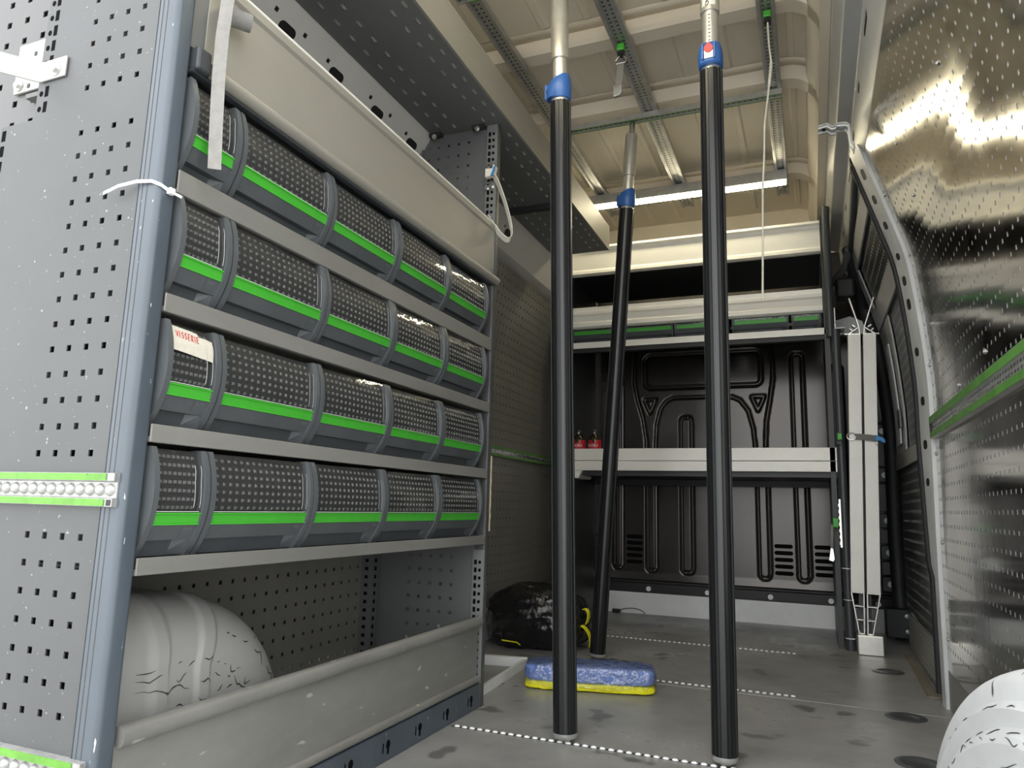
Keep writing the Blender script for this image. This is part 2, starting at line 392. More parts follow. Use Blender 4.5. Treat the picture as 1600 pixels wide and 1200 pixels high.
# ---- right wall
wr = struct('wall_right', 'perforated aluminium right wall of the van', (.33, 1.6, 0))
MB().prism([(px(z) + .012, z) for z in (0, .35, .53, .72, .906, 1.0, 1.102, 1.2, 1.305, 1.4, 1.478, 1.57, 1.66)] + [(.16, 2.1), (.45, 2.1), (.45, 0)], 'y', .62, 2.43).build('body_skin', 'body_grey', wr)
# arc-length parametrisation of the lining
_arc = [0.0]
_rp = PROF[::-1]
for (a, c), (a2, c2) in zip(_rp, _rp[1:]): _arc.append(_arc[-1] + math.hypot(a2 - a, c2 - c))
def rmap(y, s_):
    return (float(np.interp(s_, _arc, [p[0] for p in _rp])), y, float(np.interp(s_, _arc, [p[1] for p in _rp])))
def s_of(z): return float(np.interp(z, [p[1] for p in _rp], _arc))
def rpred(u, v): return u < 2.395 and not (s_of(.735) < v < s_of(.82)) and v > s_of(.16) and v < s_of(1.63)
perf('perforated_panel', 'alu_panel', wr, .62, 2.418, s_of(.10), s_of(1.655), rmap, pu=.0353, pv=.0365, uo=2.1355, vo=s_of(.8605), pred=rpred, solid=0, smooth=True)
def rback(u, v): p = rmap(u, v); return (p[0] + .0011, p[1], p[2])
MB().grid(1, 60, lambda a, c: rback(.62 + a * 1.79, s_of(.10) + c * (s_of(1.655) - s_of(.10)))).build('panel_backing', 'hole_glint_grey', wr, smooth=30)  # added sheet, its pale colour stands in for light glinting in the holes
MB().prism([(.326, .0), (.328, .104), (.336, .104), (.336, 0)], 'y', .95, 2.418).build('kick_plate', 'alu_matt', wr)
for (yy, zz) in ((1.70, .855), (2.00, .835), (2.25, .80), (2.395, 1.30), (2.40, .96), (2.40, .70), (2.38, .45), (2.38, .19), (2.05, 1.50), (2.1, 1.37), (1.55, 1.42), (2.395, 1.50)):
    bolt('rivet', wr, (px(zz), yy, zz), (-1, 0, .1), .0045, .004, 'galv')
# ---- wall lashing rail on the right lining (thing)
def wall_rail(name, label, pts, parent_cat='rail', group='lashing rails on the panels', worn='green_dull', studs=True):
    pass
t = thing('wall_lashing_rail', 'green-edged metal lashing rail screwed along the shiny perforated aluminium wall', 'rail', (.335, 1.5, .775))
x0 = px(.775) - .001
MB().prism([(x0, .742), (x0 - .012, .744), (x0 - .012, .760), (x0 - .004, .762), (x0 - .004, .784), (x0 - .012, .786), (x0 - .012, .806), (x0, .808)], 'y', .62, 2.40).build('channel', 'galv', t)
for za, zb in ((.7445, .7595), (.7865, .8045)):
    MB().box(x0 - .0132, x0 - .0121, .62, 2.395, za, zb).build('green_strip', 'green_dull', t)
b = MB()
for k in range(84):
    y = .65 + k * .0208
    for zc in (.767, .779): b.prism([(y - .006, zc - .003), (y + .006, zc - .003), (y + .004, zc + .003), (y - .004, zc + .003)], 'x', x0 - .009, x0 - .0035)
b.build('rail_teeth', 'steel', t)['kind'] = 'stuff'
MB().prism([(x0, .7425), (x0 - .0128, .7445), (x0 - .0128, .8055), (x0, .8075)], 'y', 2.40, 2.404).build('end_plate', 'black', t)

# ---- B pillar (trim) between lining and sliding door
tb = struct('trim_2', 'light grey door pillar with oval holes', (.33, 2.45, 0))
NP = 44
zl = [1.69 - k * 1.69 / NP for k in range(NP + 1)]
def inner(z):
    d = .030 if z > .75 else (.018 + .012 * max(0, (z - .35) / .4) if z > .35 else .012)
    return px(z) - d
b = MB()
vs = []
for z in zl:
    vs += [(px(z) + .004, 2.412, z), (px(z) - .010, 2.412, z), (px(z) - .012, 2.424, z), (inner(z), 2.470, z), (inner(z) + .004, 2.50, z), (px(z) + .03, 2.50, z)]
fs = [(k * 6 + i, k * 6 + i + 1, k * 6 + 7 + i, k * 6 + 6 + i) for k in range(NP) for i in range(5)]
b.add(vs, fs).build('pillar', 'body_light', tb, smooth=35, fix=True)
for zc, ln in ((1.60, .05), (1.51, .04), (1.42, .035), (1.315, .03), (1.235, .04), (1.16, .045), (1.01, .035), (.86, .035), (.73, .035), (.62, .03)):
    c = Vector(((px(zc) - .012 + inner(zc)) / 2, 2.447, zc)); tv = Vector((px(zc + .02) - px(zc - .02), 0, .04)).normalized()
    a = Vector((px(zc) - .012, 2.424, zc)); e = Vector((inner(zc), 2.470, zc)); uv = (e - a).normalized(); nn = tv.cross(uv).normalized()
    if nn.y > 0: nn = -nn
    P = [c + tv * p + uv * q + nn * .0008 for p, q in capsule(ln * .8, .019)]; Q = [p - nn * .003 for p in P]; n = len(P)
    MB().add(P + Q, [tuple(range(n)), tuple(range(2 * n - 1, n - 1, -1))] + [(i, (i + 1) % n, (i + 1) % n + n, i + n) for i in range(n)]).build('oval_hole', 'black', tb)

# ---- right roof side rail
tr = struct('trim_3', 'grey painted roof side rail with slots on the right', (.15, 2, 1.8))
RS = [(.101, 2.0), (.106, 1.84), (.120, 1.79), (.165, 1.775), (.172, 1.70), (.196, 1.655), (.24, 1.64), (.30, 1.9), (.25, 2.1), (.101, 2.1)]
MB().prism(RS, 'y', .62, 3.72).build('side_rail', 'body_grey', tr, smooth=35, bevel=.004)
for k in range(9):
    y = .95 + k * .30; ln = (.09, .045, .06)[k % 3]
    P = [Vector((.1685, y + p, 1.738 + q)) for p, q in capsule(ln, .022)]
    nn = Vector((-1, 0, -.1)).normalized(); P = [p + nn * .001 for p in P]; Q = [p - nn * .006 for p in P]; n = len(P)
    MB().add(P + Q, [tuple(range(n)), tuple(range(2 * n - 1, n - 1, -1))] + [(i, (i + 1) % n, (i + 1) % n + n, i + n) for i in range(n)]).build('slot', 'black', tr)

# ---- ceiling: beige roof skin, bows, swages
ce = struct('ceiling', 'beige ribbed van roof', (-.4, 2, 2.05))
def roof_sec(off):
    p = [(-1.20, 2.05 - off), (-.03, 2.05 - off)]
    r = .13 - off * .6
    for k in range(1, 9):
        a = PI / 2 * k / 8; p.append((-.03 + (r) * math.sin(a) , 2.05 - off - r * (1 - math.cos(a))))
    p.append((p[-1][0], 1.895))
    return p
sec = roof_sec(0)
MB().prism(sec + [(.13, 1.895), (.13, 2.12), (-1.20, 2.12)], 'y', .62, 3.80).build('roof_skin', 'roof_beige', ce, smooth=30)
for (ya, yb) in ((.70, .80), (1.30, 1.37), (2.055, 2.112), (2.475, 2.54), (3.235, 3.30)):
    s0 = roof_sec(.0); s1 = roof_sec(.05)
    b = MB(); n = len(s0)
    vs = []
    for q, y in ((s0, ya - .012), (s1, ya), (s1, yb), (s0, yb + .012)): vs += [(x, y, z) for x, z in q]
    fs = [(j * n + i, j * n + i + 1, (j + 1) * n + i + 1, (j + 1) * n + i) for j in range(3) for i in range(n - 1)]
    b.add(vs, fs).build('roof_bow', 'roof_beige', ce, smooth=30)
    s2 = [(x, z - .006) if z > 2.0 else (x - .004, z) for x, z in sec[:-1]]
    vs = [(x, y, z) for y in (ya - .055, ya - .011) for x, z in s2]; n = len(s2)
    MB().add(vs, [(i, i + 1, n + i + 1, n + i) for i in range(n - 1)]).build('bow_flange', 'roof_beige', ce, smooth=30, solid=.004)
_sb = [p for p in roof_sec(.05) if p[0] > .035]
MB().prism([(_sb[0][0] - .006, _sb[0][1] + .035)] + _sb + [(.099, 1.895), (.099, 2.05), (_sb[0][0] - .006, 2.05)], 'y', .62, 3.78).build('roof_side_band', 'roof_beige', ce, smooth=40)
for (ya, yb) in ((.84, 1.24), (1.41, 1.995), (2.16, 2.415), (2.59, 3.175), (3.34, 3.70)):
    for k, x in enumerate((-.95, -.745, -.60, -.355, -.215, -.01)):
        b = MB(); h = .009; wv = .016
        b.add([(x - wv, ya, 2.05), (x + wv, ya, 2.05), (x + wv, yb, 2.05), (x - wv, yb, 2.05), (x - wv * .5, ya + .006, 2.05 - h), (x + wv * .5, ya + .006, 2.05 - h), (x + wv * .5, yb - .006, 2.05 - h), (x - wv * .5, yb - .006, 2.05 - h)],
              [(0, 1, 2, 3), (4, 7, 6, 5), (0, 4, 5, 1), (1, 5, 6, 2), (2, 6, 7, 3), (3, 7, 4, 0)]).build('roof_swage', 'roof_beige', ce)

# ---- front wall: pressed black bulkhead
wf = struct('wall_front', 'black pressed-steel bulkhead', (-.4, 3.8, 0))
YB = 3.78
def seg_d(X, Z, x0, z0, x1, z1):
    dx, dz = x1 - x0, z1 - z0; L = dx * dx + dz * dz + 1e-12
    t = np.clip(((X - x0) * dx + (Z - z0) * dz) / L, 0, 1); return np.hypot(X - x0 - t * dx, Z - z0 - t * dz)
def poly_d(X, Z, pts):
    d = np.full(X.shape, 9.0)
    for p, q in zip(pts, pts[1:]): d = np.minimum(d, seg_d(X, Z, *p, *q))
    return d
def rrect_d(X, Z, cx, cz, hw, hh, r):
    qx = np.abs(X - cx) - hw + r; qz = np.abs(Z - cz) - hh + r
    return np.hypot(np.maximum(qx, 0), np.maximum(qz, 0)) + np.minimum(np.maximum(qx, qz), 0) - r
xs_ = np.arange(-1.21, .42, .0055); zs_ = np.arange(.150, 1.56, .0065)
X, Z = np.meshgrid(xs_, zs_); D = np.zeros(X.shape)
def groove(d, wd, depth):
    global D
    D = np.maximum(D, depth * np.clip((wd / 2 + .003 - d) / .006, 0, 1))
wd_ = rrect_d(X, Z, -.509, 1.238, .292, .086, .03)
groove(np.abs(wd_), .016, .012)
groove(poly_d(X, Z, [(-.855, 1.36), (-.857, 1.18), (-.840, 1.09), (-.812, .994), (-.795, .88), (-.794, .68), (-.787, .22)]), .012, .012)
groove(poly_d(X, Z, [(-.169, 1.40), (-.160, 1.25), (-.162, 1.171), (-.178, 1.07), (-.198, .963), (-.205, .838)]), .014, .012)
groove(poly_d(X, Z, [(-.748, .70), (-.746, .86), (-.740, .96), (-.72, 1.04), (-.69, 1.08), (-.655, 1.097), (-.493, 1.097), (-.359, 1.093), (-.32, 1.075), (-.282, 1.02), (-.26, .93), (-.250, .80)]), .012, .012)
for (xa, xb, zt, zb) in ((-.618, -.563, 1.0, .205), (-.073, -.023, 1.305, .20), (.098, .150, 1.23, .20), (-.794, -.747, .74, .205), (-.250, -.200, .74, .20), (-.967, -.923, 1.2, .21), (-1.14, -1.10, 1.2, .215)):
    rd = rrect_d(X, Z, (xa + xb) / 2, (zt + zb) / 2, (xb - xa) / 2 + .006, (zt - zb) / 2, .026)
    groove(np.abs(rd + .007), .012, .028 * np.clip((Z - zb + .02) / .05, .25, 1))
    D = np.where(rd < -.012, -.010 * np.clip((Z - zb) / .06, 0, 1), D)
for tri in ([(-.805, 1.09), (-.745, 1.09), (-.775, 1.02)], [(-.265, 1.092), (-.203, 1.092), (-.235, 1.018)]):
    groove(poly_d(X, Z, tri + tri[:1]), .014, .010)
Zr = np.clip((Z - .150) / .05, 0, 1); D = D + (1 - Zr) * -.012
V = np.stack([X, YB + D, Z], -1).reshape(-1, 3); nx_, nz_ = len(xs_), len(zs_)
I = np.arange(nz_ - 1)[:, None] * nx_ + np.arange(nx_ - 1)[None, :]
F = np.stack([I, I + 1, I + 1 + nx_, I + nx_], -1).reshape(-1, 4)
me = bpy.data.meshes.new('pressed_panel'); me.from_pydata(V.tolist(), [], F.tolist()); me.update(); me.materials.append(MATS['bulkhead_black'])
me.polygons.foreach_set('use_smooth', [True] * len(me.polygons))
link('pressed_panel', me, wf)
MB().box(-1.25, .45, 3.83, 3.88, -.1, 2.2).build('bulkhead_back', 'black', wf)
MB().box(-1.21, .42, 3.785, 3.82, 1.55, 1.80).build('upper_panel', 'bulkhead_black', wf)
MB().box(-1.21, .42, 3.775, 3.82, 1.80, 2.06).build('roof_end_panel', 'roof_beige', wf)
for (x0, x1) in ((-.95, -.82), (-.70, -.62), (-.52, -.40), (-.2, -.10)):
    MB().box(x0, x1, 3.778, 3.786, 1.66, 1.70).build('upper_pressing', 'shelf_under', wf, bevel=.003)
MB().box(-1.21, .36, 3.765, 3.80, .104, .160).build('lower_flange', 'black', wf, bevel=.004)
MB().tube([(-1.21, 3.772, .158), (.36, 3.772, .158)], .011, 12).build('flange_roll', 'black', wf, smooth=30)
MB().box(-1.21, .36, 3.770, 3.80, -.015, .105).build('white_sill', 'white_paint', wf)
for xx in (-1.107, -.783, -.494, -.203, .06, .255):
    b = MB(); b.tube([(xx, 3.765, .125), (xx, 3.759, .125)], .012, 16); b.tube([(xx, 3.759, .125), (xx, 3.756, .125)], .007, 12); b.build('sill_bolt', 'nylon_white', wf, smooth=30)
for (cx, z1, n) in ((-.138, .362, 5), (.040, .364, 5), (-.857, .380, 5), (-1.02, .380, 5)):
    for k in range(n):
        zc = z1 - k * .0315
        b = MB(); b.prism([(cx + p, zc + q) for p, q in capsule(.084, .019)], 'y', YB - .0022, YB + .01); b.build('vent_slot', 'void', wf)
# black pressings at the bulkhead's right end: bolted ladder column
for k, zc in enumerate((.90, .70, .497, .357, .22)):
    b = MB(); b.box(.272, .332, 3.70, 3.78, zc - .032, zc + .032); b.build('bolt_block', 'tube_dark', wf, bevel=.004)
    bolt('column_bolt', wf, (.306, 3.70, zc), (0, -1, 0), .010, .006, 'galv')
    if k < 4:
        z2 = (.70, .497, .357, .22)[k]
        MB().box(.275, .336, 3.725, 3.78, z2 + .040, zc - .040).build('column_plate', 'panel_dark', wf, bevel=.003)
MB().box(.275, .33, 3.725, 3.78, .945, 1.20).build('column_plate', 'panel_dark', wf, bevel=.003)
MB().prism([(.24, 1.30), (.285, 1.30), (.335, 1.10), (.34, .95), (.30, .95), (.28, 1.12)], 'y', 3.66, 3.70).build('column_brace', 'body_grey', wf, bevel=.003)
MB().prism([(.115, 1.40), (.19, 1.42), (.25, 1.39), (.26, 1.33), (.20, 1.34), (.115, 1.33)], 'y', 3.58, 3.61).build('white_bracket', 'white_paint', wf, bevel=.003)

# ---- sliding door on the right
dr = struct('door_1', 'sliding side door lined with perforated panels', (.33, 3, 0))
dz = [0, .15, .35, .53, .72, .906, 1.102, 1.305, 1.478, 1.60, 1.66, 1.72]
MB().prism([(px(z) + .022, z) for z in dz] + [(.5, 1.72), (.5, 0)], 'y', 2.505, 3.80).build('door_skin', 'body_grey', dr, smooth=30)
def dmap(off): return lambda u, v: (px(v) + off, u, v)
def dpanel(name, m, u0, u1, v0, v1, off=.010, holes=True):
    if holes:
        perf(name, m, dr, u0, u1, v0, v1, dmap(off), uo=2.6, pv=.0365, hole=.0098, solid=0)
        MB().grid(1, 12, lambda a, c: (px(v0 + c * (v1 - v0)) + off + .0004, u0 + a * (u1 - u0), v0 + c * (v1 - v0))).build('panel_backing', 'hole_glint_white', dr)  # added white sheet, its colour makes the door holes look lit
    else:
        MB().grid(1, 10, lambda a, c: (px(v0 + c * (v1 - v0)) + off, u0 + a * (u1 - u0), v0 + c * (v1 - v0))).build(name, m, dr, solid=-.006)
dpanel('upper_perforated_panel', 'alu_dark', 2.57, 3.36, 1.392, 1.57)
dpanel('middle_perforated_panel', 'alu_dark', 2.52, 3.12, .77, 1.30)
dpanel('lower_perforated_panel', 'alu_dark', 2.52, 3.46, .155, .705)
dpanel('cross_rail', 'body_grey', 2.52, 3.46, 1.305, 1.388, .002, False)
dpanel('waist_rail', 'alu_matt', 2.52, 3.46, .708, .766, .002, False)
dpanel('bottom_plate', 'alu_matt', 2.505, 3.30, .015, .150, .004, False)
dpanel('top_frame', 'body_grey', 2.52, 3.46, 1.574, 1.64, .002, False)
dpanel('front_stile', 'body_grey', 3.125, 3.46, .77, 1.30, .006, False)
dpanel('stile_plate', 'body_light', 3.20, 3.34, .80, 1.20, -.004, False)
dpanel('upper_stile', 'body_grey', 3.365, 3.46, 1.392, 1.57, .004, False)
dpanel('catch_plate', 'alu_dark', 3.16, 3.24, .86, .93, -.006, False)
# ribs of the bottom plate
for k in range(7):
    z = .03 + k * .018
    MB().box(px(z) - .003, px(z) - .001, 2.505, 3.30, z, z + .002).build('plate_groove', 'galv', dr)
# seals
for ysl, r, nm in ((3.53, .030, 'front_seal'), (2.512, .009, 'rear_seal')):
    pts = []
    for k in range(41):
        z = 1.66 - k * 1.64 / 40
        yy = ysl if nm == 'rear_seal' else (3.34 + .25 * min(1, max(0, (1.66 - z) / .2)) - .10 * max(0, (.45 - z) / .45))
        pts.append((px(z) - .006 if nm == 'front_seal' else inner(z) + .001, yy, z))
    MB().tube(pts, r, 12).build(nm, 'rubber', dr, smooth=40)
MB().tube([(.178, 2.52, 1.69), (.182, 2.60, 1.685)], .021, 16).build('guide_tube_cap', 'rubber', dr, smooth=30)
MB().tube([(.180, 2.57, 1.686), (.198, 3.33, 1.64)], .016, 16).build('guide_tube', 'tube_dark', dr, smooth=30)
MB().tube([(.185, 3.30, 1.645), (.17, 3.42, 1.60), (.12, 3.50, 1.56), (.02, 3.55, 1.52)], .016, 12).build('curved_guide', 'panel_dark', dr, smooth=30)
MB().box(.13, .21, 3.42, 3.52, 1.47, 1.56).build('roller_housing', 'black', dr, bevel=.012)
MB().box(.258, .345, 3.44, 3.52, .03, .145).build('lower_guide_box', 'rubber', dr, bevel=.006)
for zz in (.06, .12): bolt('guide_bolt', dr, (.335, 3.437, zz), (0, -1, 0), .006, .005)

# ================================================================== WHEEL ARCHES
def wheel_arch(name, label, m, cy, ry, rz, xi, xo, rnd, ridges, rings, ridge_h=.007, th_max=PI, ex_=2.4, cracks=()):
    t = thing(name, label, 'wheel arch', ((xi + xo) / 2, cy, 0))
    sg = 1 if xo > xi else -1
    nth = 160
    prof = [(xo, 0.0)]
    nA = 10
    if rings:    # shell that widens towards its inner rim
        prof = [(xo + (xi + .03 - xo) * k / 8, .16 * (1 - k / 8) ** 1.3) for k in range(9)] + [(xi + .03 - .03 * math.sin(PI / 2 * k / 8), .016 * (1 - math.cos(PI / 2 * k / 8))) for k in range(1, 9)]
    else:
        for k in range(7): prof.append((xo + (xi + sg * rnd - xo) * k / 6, 0.0))
        for k in range(1, nA + 1):
            a = PI / 2 * k / nA; prof.append((xi + sg * rnd - sg * rnd * math.sin(a), rnd * (1 - math.cos(a))))
    vs = []; n2 = 60 if rings else 14
    for i in range(nth + 1):
        th = th_max * i / nth; c, s_ = math.cos(th), math.sin(th)
        e = 2 / ex_
        ys_, zz = math.copysign(abs(c) ** e, c), abs(s_) ** e
        y = cy + ry * ys_
        bump = 0
        for (yr, wr_) in ridges:
            d = abs(y - yr); bump = max(bump, ridge_h * min(1, max(0, (wr_ / 2 + .004 - d) / .006)))
        for q, (x, dr_) in enumerate(prof):
            rr = dr_
            ex = 0
            yy = cy + (ry - rr + bump + ex) * ys_; zz2 = max(0, (rz - rr + bump + ex) * zz)
            vs.append((x - sg * (bump + ex) * (rr / rnd if rnd else 0), yy, zz2))
        xe, ye, ze = vs[-1]
        for k in range(1, n2 + 1):
            f = 1 - k / n2; ex = 0
            for (fa, fw, hh) in rings: ex = max(ex, hh * min(1, max(0, (fw - abs(f - fa)) / .008)))
            if rings: vs.append((xe - sg * ex, cy + (ye - cy) * f, ze * f))
            else: vs.append((xe - sg * .014 * math.sin(PI / 2 * (1 - f)), ye, ze * f))
    n = len(prof) + n2
    fs = [(i * n + j, i * n + j + 1, (i + 1) * n + j + 1, (i + 1) * n + j) for i in range(nth) for j in range(n - 1)]
    MB().add(vs, fs).build('arch_shell', m, t, smooth=38, fix=True)
    for (q, i0, i1) in cracks:
        j = q if q < 100 else len(prof) - 1 + (q - 100)
        P = []; sc_w = .0006 if rings else .0014
        def flush(P):
            if len(P) > 2: MB().tube(P, .001, 5, rad=[.0002 + sc_w * math.sin(PI * k / (len(P) - 1)) * (.4 + abs(noise.noise((k * .7, q, len(P))))) for k in range(len(P))]).build('scratch', 'ink_black', t)
        for i in range(i0, i1):
            if noise.noise((i * .16, q * 1.37, 5)) < -.02: flush(P); P = []; continue
            a = Vector(vs[i * n + j]); c = Vector(vs[i * n + min(j + 1, n - 1)]); f = .5 + .9 * noise.noise((i * .21, q * .7, 0))
            P.append(a.lerp(c, f) + Vector((-sg * .0004, 0, .0004)))
        flush(P)
    return t
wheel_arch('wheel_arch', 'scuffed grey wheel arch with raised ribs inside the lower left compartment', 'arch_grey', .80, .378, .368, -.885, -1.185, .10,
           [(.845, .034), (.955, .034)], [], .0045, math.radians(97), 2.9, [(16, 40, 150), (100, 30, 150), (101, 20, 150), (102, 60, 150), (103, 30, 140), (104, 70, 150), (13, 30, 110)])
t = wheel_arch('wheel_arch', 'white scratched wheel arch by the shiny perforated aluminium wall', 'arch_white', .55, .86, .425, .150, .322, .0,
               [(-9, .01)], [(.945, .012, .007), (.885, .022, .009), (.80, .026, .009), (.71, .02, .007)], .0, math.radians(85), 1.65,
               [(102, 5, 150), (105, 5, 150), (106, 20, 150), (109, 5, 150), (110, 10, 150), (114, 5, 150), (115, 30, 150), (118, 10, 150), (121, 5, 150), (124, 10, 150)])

# ================================================================== LEFT SHELVING UNIT
su = thing('shelving_unit', 'grey metal shelving unit with perforated end panel filled with green-striped bins', 'shelving', (-1.0, 1.27, 0))
YE = .6925
# perforated end panel (faces the rear doors): full width below z=1.10, narrower above
HU, HV = .0346, .0371
def epred(u, v):
    return -1.02 < u < -.885 and not (.485 < v < .565) and not (v < .21 and v > .14)
def emap(u, v): return (u, YE, v)
perf('end_panel', 'panel_grey', su, -1.19, -.866, .02, 1.10, emap, pu=HU, pv=HV, hole=.0088, uo=-1.0, vo=.983, pred=epred, solid=.002)
perf('end_panel_top', 'panel_grey', su, -1.114, -.866, 1.10, 1.62, emap, pu=HU, pv=HV, hole=.0088, uo=-1.0, vo=.983, pred=epred, solid=.002)
# upright of the panel with slots and round holes
b = MB()
for k in range(19):
    z = 1.118 + k * .0265
    b.prism([(-1.096, z - .009), (-1.088, z - .009), (-1.088, z + .009), (-1.096, z + .009)], 'y', YE - .0023, YE - .0018)
    b.prism([(-1.1045 + .0042 * math.cos(a * PI / 5), z - .002 + .0048 * math.sin(a * PI / 5)) for a in range(10)], 'y', YE - .0023, YE - .0018)
b.build('upright_holes', 'void', su)['kind'] = 'stuff'
b = MB()
for k in range(34):
    z = 1.084 - k * .0265
    b.prism([(-1.186, z - .009), (-1.177, z - .009), (-1.177, z + .009), (-1.186, z + .009)], 'y', YE - .0023, YE - .0018)
b.build('upright_holes', 'void', su)['kind'] = 'stuff'
# rounded corner post
def rr_poly(x0, x1, y0, y1, r, n=5):
    p = []
    for cx, cy, a0 in ((x1 - r, y1 - r, 0), (x0 + r, y1 - r, 90), (x0 + r, y0 + r, 180), (x1 - r, y0 + r, 270)):
        for k in range(n + 1): a = math.radians(a0 + 90 * k / n); p.append((cx + r * math.cos(a), cy + r * math.sin(a)))
    return p
MB().prism(rr_poly(-.868, -.823, .6885, .7195, .008), 'z', 0.0, 1.62).build('corner_post', 'post_blue', su, smooth=30)
for xx in (-.863, -.855, -.846): MB().box(xx - .0007, xx + .0007, .6880, .6890, .02, 1.6).build('post_groove', 'panel_grey', su)
# far post and far end panel
MB().prism(rr_poly(-.855, -.823, 1.828, 1.853, .005), 'z', 0.0, 1.64).build('corner_post', 'panel_grey', su, smooth=30)
def fpred(u, v): return -1.06 < u < -.895
perf('far_end_panel', 'panel_dark', su, -1.19, -.855, .02, 1.16, lambda u, v: (u, 1.836, v), pu=.0330, pv=HV, uo=-.99, vo=.377, pred=fpred, solid=.002)
perf('upper_end_panel', 'panel_dark', su, -1.115, -.855, 1.16, 1.640, lambda u, v: (u, 1.838, v), pu=.034, pv=HV, uo=-.99, vo=.377, hole=.0075, pred=fpred, solid=.002)
b = MB()
for xa, z0, z1 in ((-.842, .06, .38), (-.842, 1.22, 1.63), (-1.095, 1.36, 1.63)):
    k = 0
    while z0 + k * .0205 < z1:
        z = z0 + k * .0205
        b.prism([(xa - .010, z - .006), (xa - .003, z - .006), (xa - .003, z + .006), (xa - .010, z + .006)], 'y', 1.825, 1.8275)
        b.prism([(xa + .006 + .0038 * math.cos(a * PI / 5), z + .0042 * math.sin(a * PI / 5)) for a in range(10)], 'y', 1.825, 1.8275); k += 1
b.build('upright_holes', 'void', su)['kind'] = 'stuff'
for (xa, z0, z1) in ((-.858, .03, .40), (-.858, 1.19, 1.64), (-1.110, 1.34, 1.64)):
    MB().box(xa, xa + .034, 1.8275, 1.834, z0, z1).build('upright_strip', 'overhead_grey', su)
for xx in (-1.03, -.885):
    MB().box(xx - .02, xx + .02, 1.815, 1.836, 1.632, 1.642).build('angle_clip', 'shelf_under', su); bolt('clip_bolt', su, (xx, 1.815, 1.628), (0, -1, -.3), .006, .006)
# broken foam edge on the far post
b = MB(); n = 22
vs = []
for k in range(n + 1):
    z = .45 + .205 * k / n; j = .006 + .004 * noise.noise((k * .9, 3.1, 0))
    vs += [(-.8235, 1.846, z), (-.8235 + .002, 1.846 + j * 1.6, z), (-.8235 - .004, 1.853 + j, z), (-.835, 1.853, z)]
b.add(vs, [(k * 4 + i, k * 4 + (i + 1) % 4, k * 4 + 4 + (i + 1) % 4, k * 4 + 4 + i) for k in range(n) for i in range(4)]).build('foam_edge', 'tan_foam', su)
# back panel
def bmap(u, v): return (-1.19, u, v)
perf('back_panel', 'wall_dark', su, .72, 1.83, .10, .45, bmap, pu=.0370, pv=.0371, vo=.377, uo=.74, pred=lambda u, v: True, solid=.002)
MB().box(-1.20, -1.196, .745, 1.84, .10, .45).build('back_lining', 'shelf_under', su)
MB().box(-1.196, -1.192, .745, 1.84, .45, 1.60).build('upper_back', 'panel_dark', su)
b = MB().box(-1.189, -1.150, 1.795, 1.826, .02, .42); b.build('inner_upright', 'panel_dark', su)
b = MB()
for k in range(16):
    z = .06 + k * .0225
    b.box(-1.176, -1.166, 1.794, 1.7955, z, z + .009); b.box(-1.150, -1.1485, 1.803, 1.811, z, z + .010)
b.build('upright_holes', 'void', su)['kind'] = 'stuff'
# shelves
SH = [(.949, .984), (.774, .801), (.592, .617), (.416, .439)]
for z0, z1 in SH:
    b = MB(); b.prism([(-1.19, z0 + .004), (-.832, z0 + .004), (-.832, z0), (-.823, z0), (-.823, z1), (-.826, z1), (-.826, z0 + .008), (-1.19, z0 + .008)], 'y', .7195, 1.829)
    b.build('shelf', 'alu_matt', su, bevel=.0012)
    MB().box(-1.19, -.828, .7195, 1.829, z0 + .0082, z1 - .002).build('shelf_bed', 'shelf_under', su)
MB().box(-1.19, -.840, .7195, 1.829, 1.168, 1.176).build('top_shelf', 'panel_dark', su)
# beige aluminium flap with rolled edges
b = MB()
pr = [(-.828, 1.166), (-.826, 1.30), (-.822, 1.306), (-.822, 1.322), (-.830, 1.324), (-.836, 1.31), (-.833, 1.166)]
b.prism(pr, 'y', .745, 1.846); b.build('flap_panel', 'alu_flap', su, bevel=.001)
MB().tube([(-.822, .752, 1.157), (-.822, 1.848, 1.157)], .0115, 18).build('flap_roll', 'alu_flap', su, smooth=30)
MB().tube([(-.824, .745, 1.322), (-.824, 1.846, 1.322)], .0035, 10).build('flap_top_bead', 'white_alu', su, smooth=30)
MB().box(-.838, -.812, .722, .748, 1.143, 1.180).build('flap_end_cap', 'tube_dark', su, bevel=.004)
MB().box(-.842, -.828, .7195, .745, 1.18, 1.60).build('inner_post', 'panel_dark', su)
MB().prism([(-.835, 1.140), (-.822, 1.140), (-.822, 1.1445), (-.835, 1.1445)], 'y', .722, 1.829).build('flap_lower_trim', 'tube_dark', su)
# tray front with rolled top, base rail with keyholes
b = MB(); b.prism([(-.829, .062), (-.829, .205), (-.834, .205), (-.834, .062)], 'y', .7195, 1.815); b.build('tray_front', 'alu_scuffed', su, bevel=.001)
MB().tube([(-.828, .722, .2165), (-.828, 1.815, .2165)], .0135, 20).build('tray_roll', 'alu_scuffed', su, smooth=30)
MB().tube([(-.828, .722, .072), (-.828, 1.815, .072)], .0090, 16).build('tray_lower_roll', 'alu_scuffed', su, smooth=30)
MB().box(-.838, -.830, .7195, 1.820, .19, .207).build('tray_neck', 'alu_scuffed', su)
MB().box(-.842, -.8235, .7195, 1.8295, .0, .060).build('base_rail', 'post_blue', su, bevel=.002)
kb = []
for k in range(12):
    a = 2 * PI * k / 12; kb.append((.0075 * math.cos(a), .0085 * math.sin(a)))
khm = MB(); khm.prism(kb, 'x', 0, .0009); khm.prism([(-.0035, -.018), (.0035, -.018), (.0035, -.004), (-.0035, -.004)], 'x', 0, .0009)
khm.prism([(-.021, -.012), (-.018, -.013), (-.0165, .004), (-.0195, .007)], 'x', 0, .0009)
km = khm.mesh('keyhole', 'void')
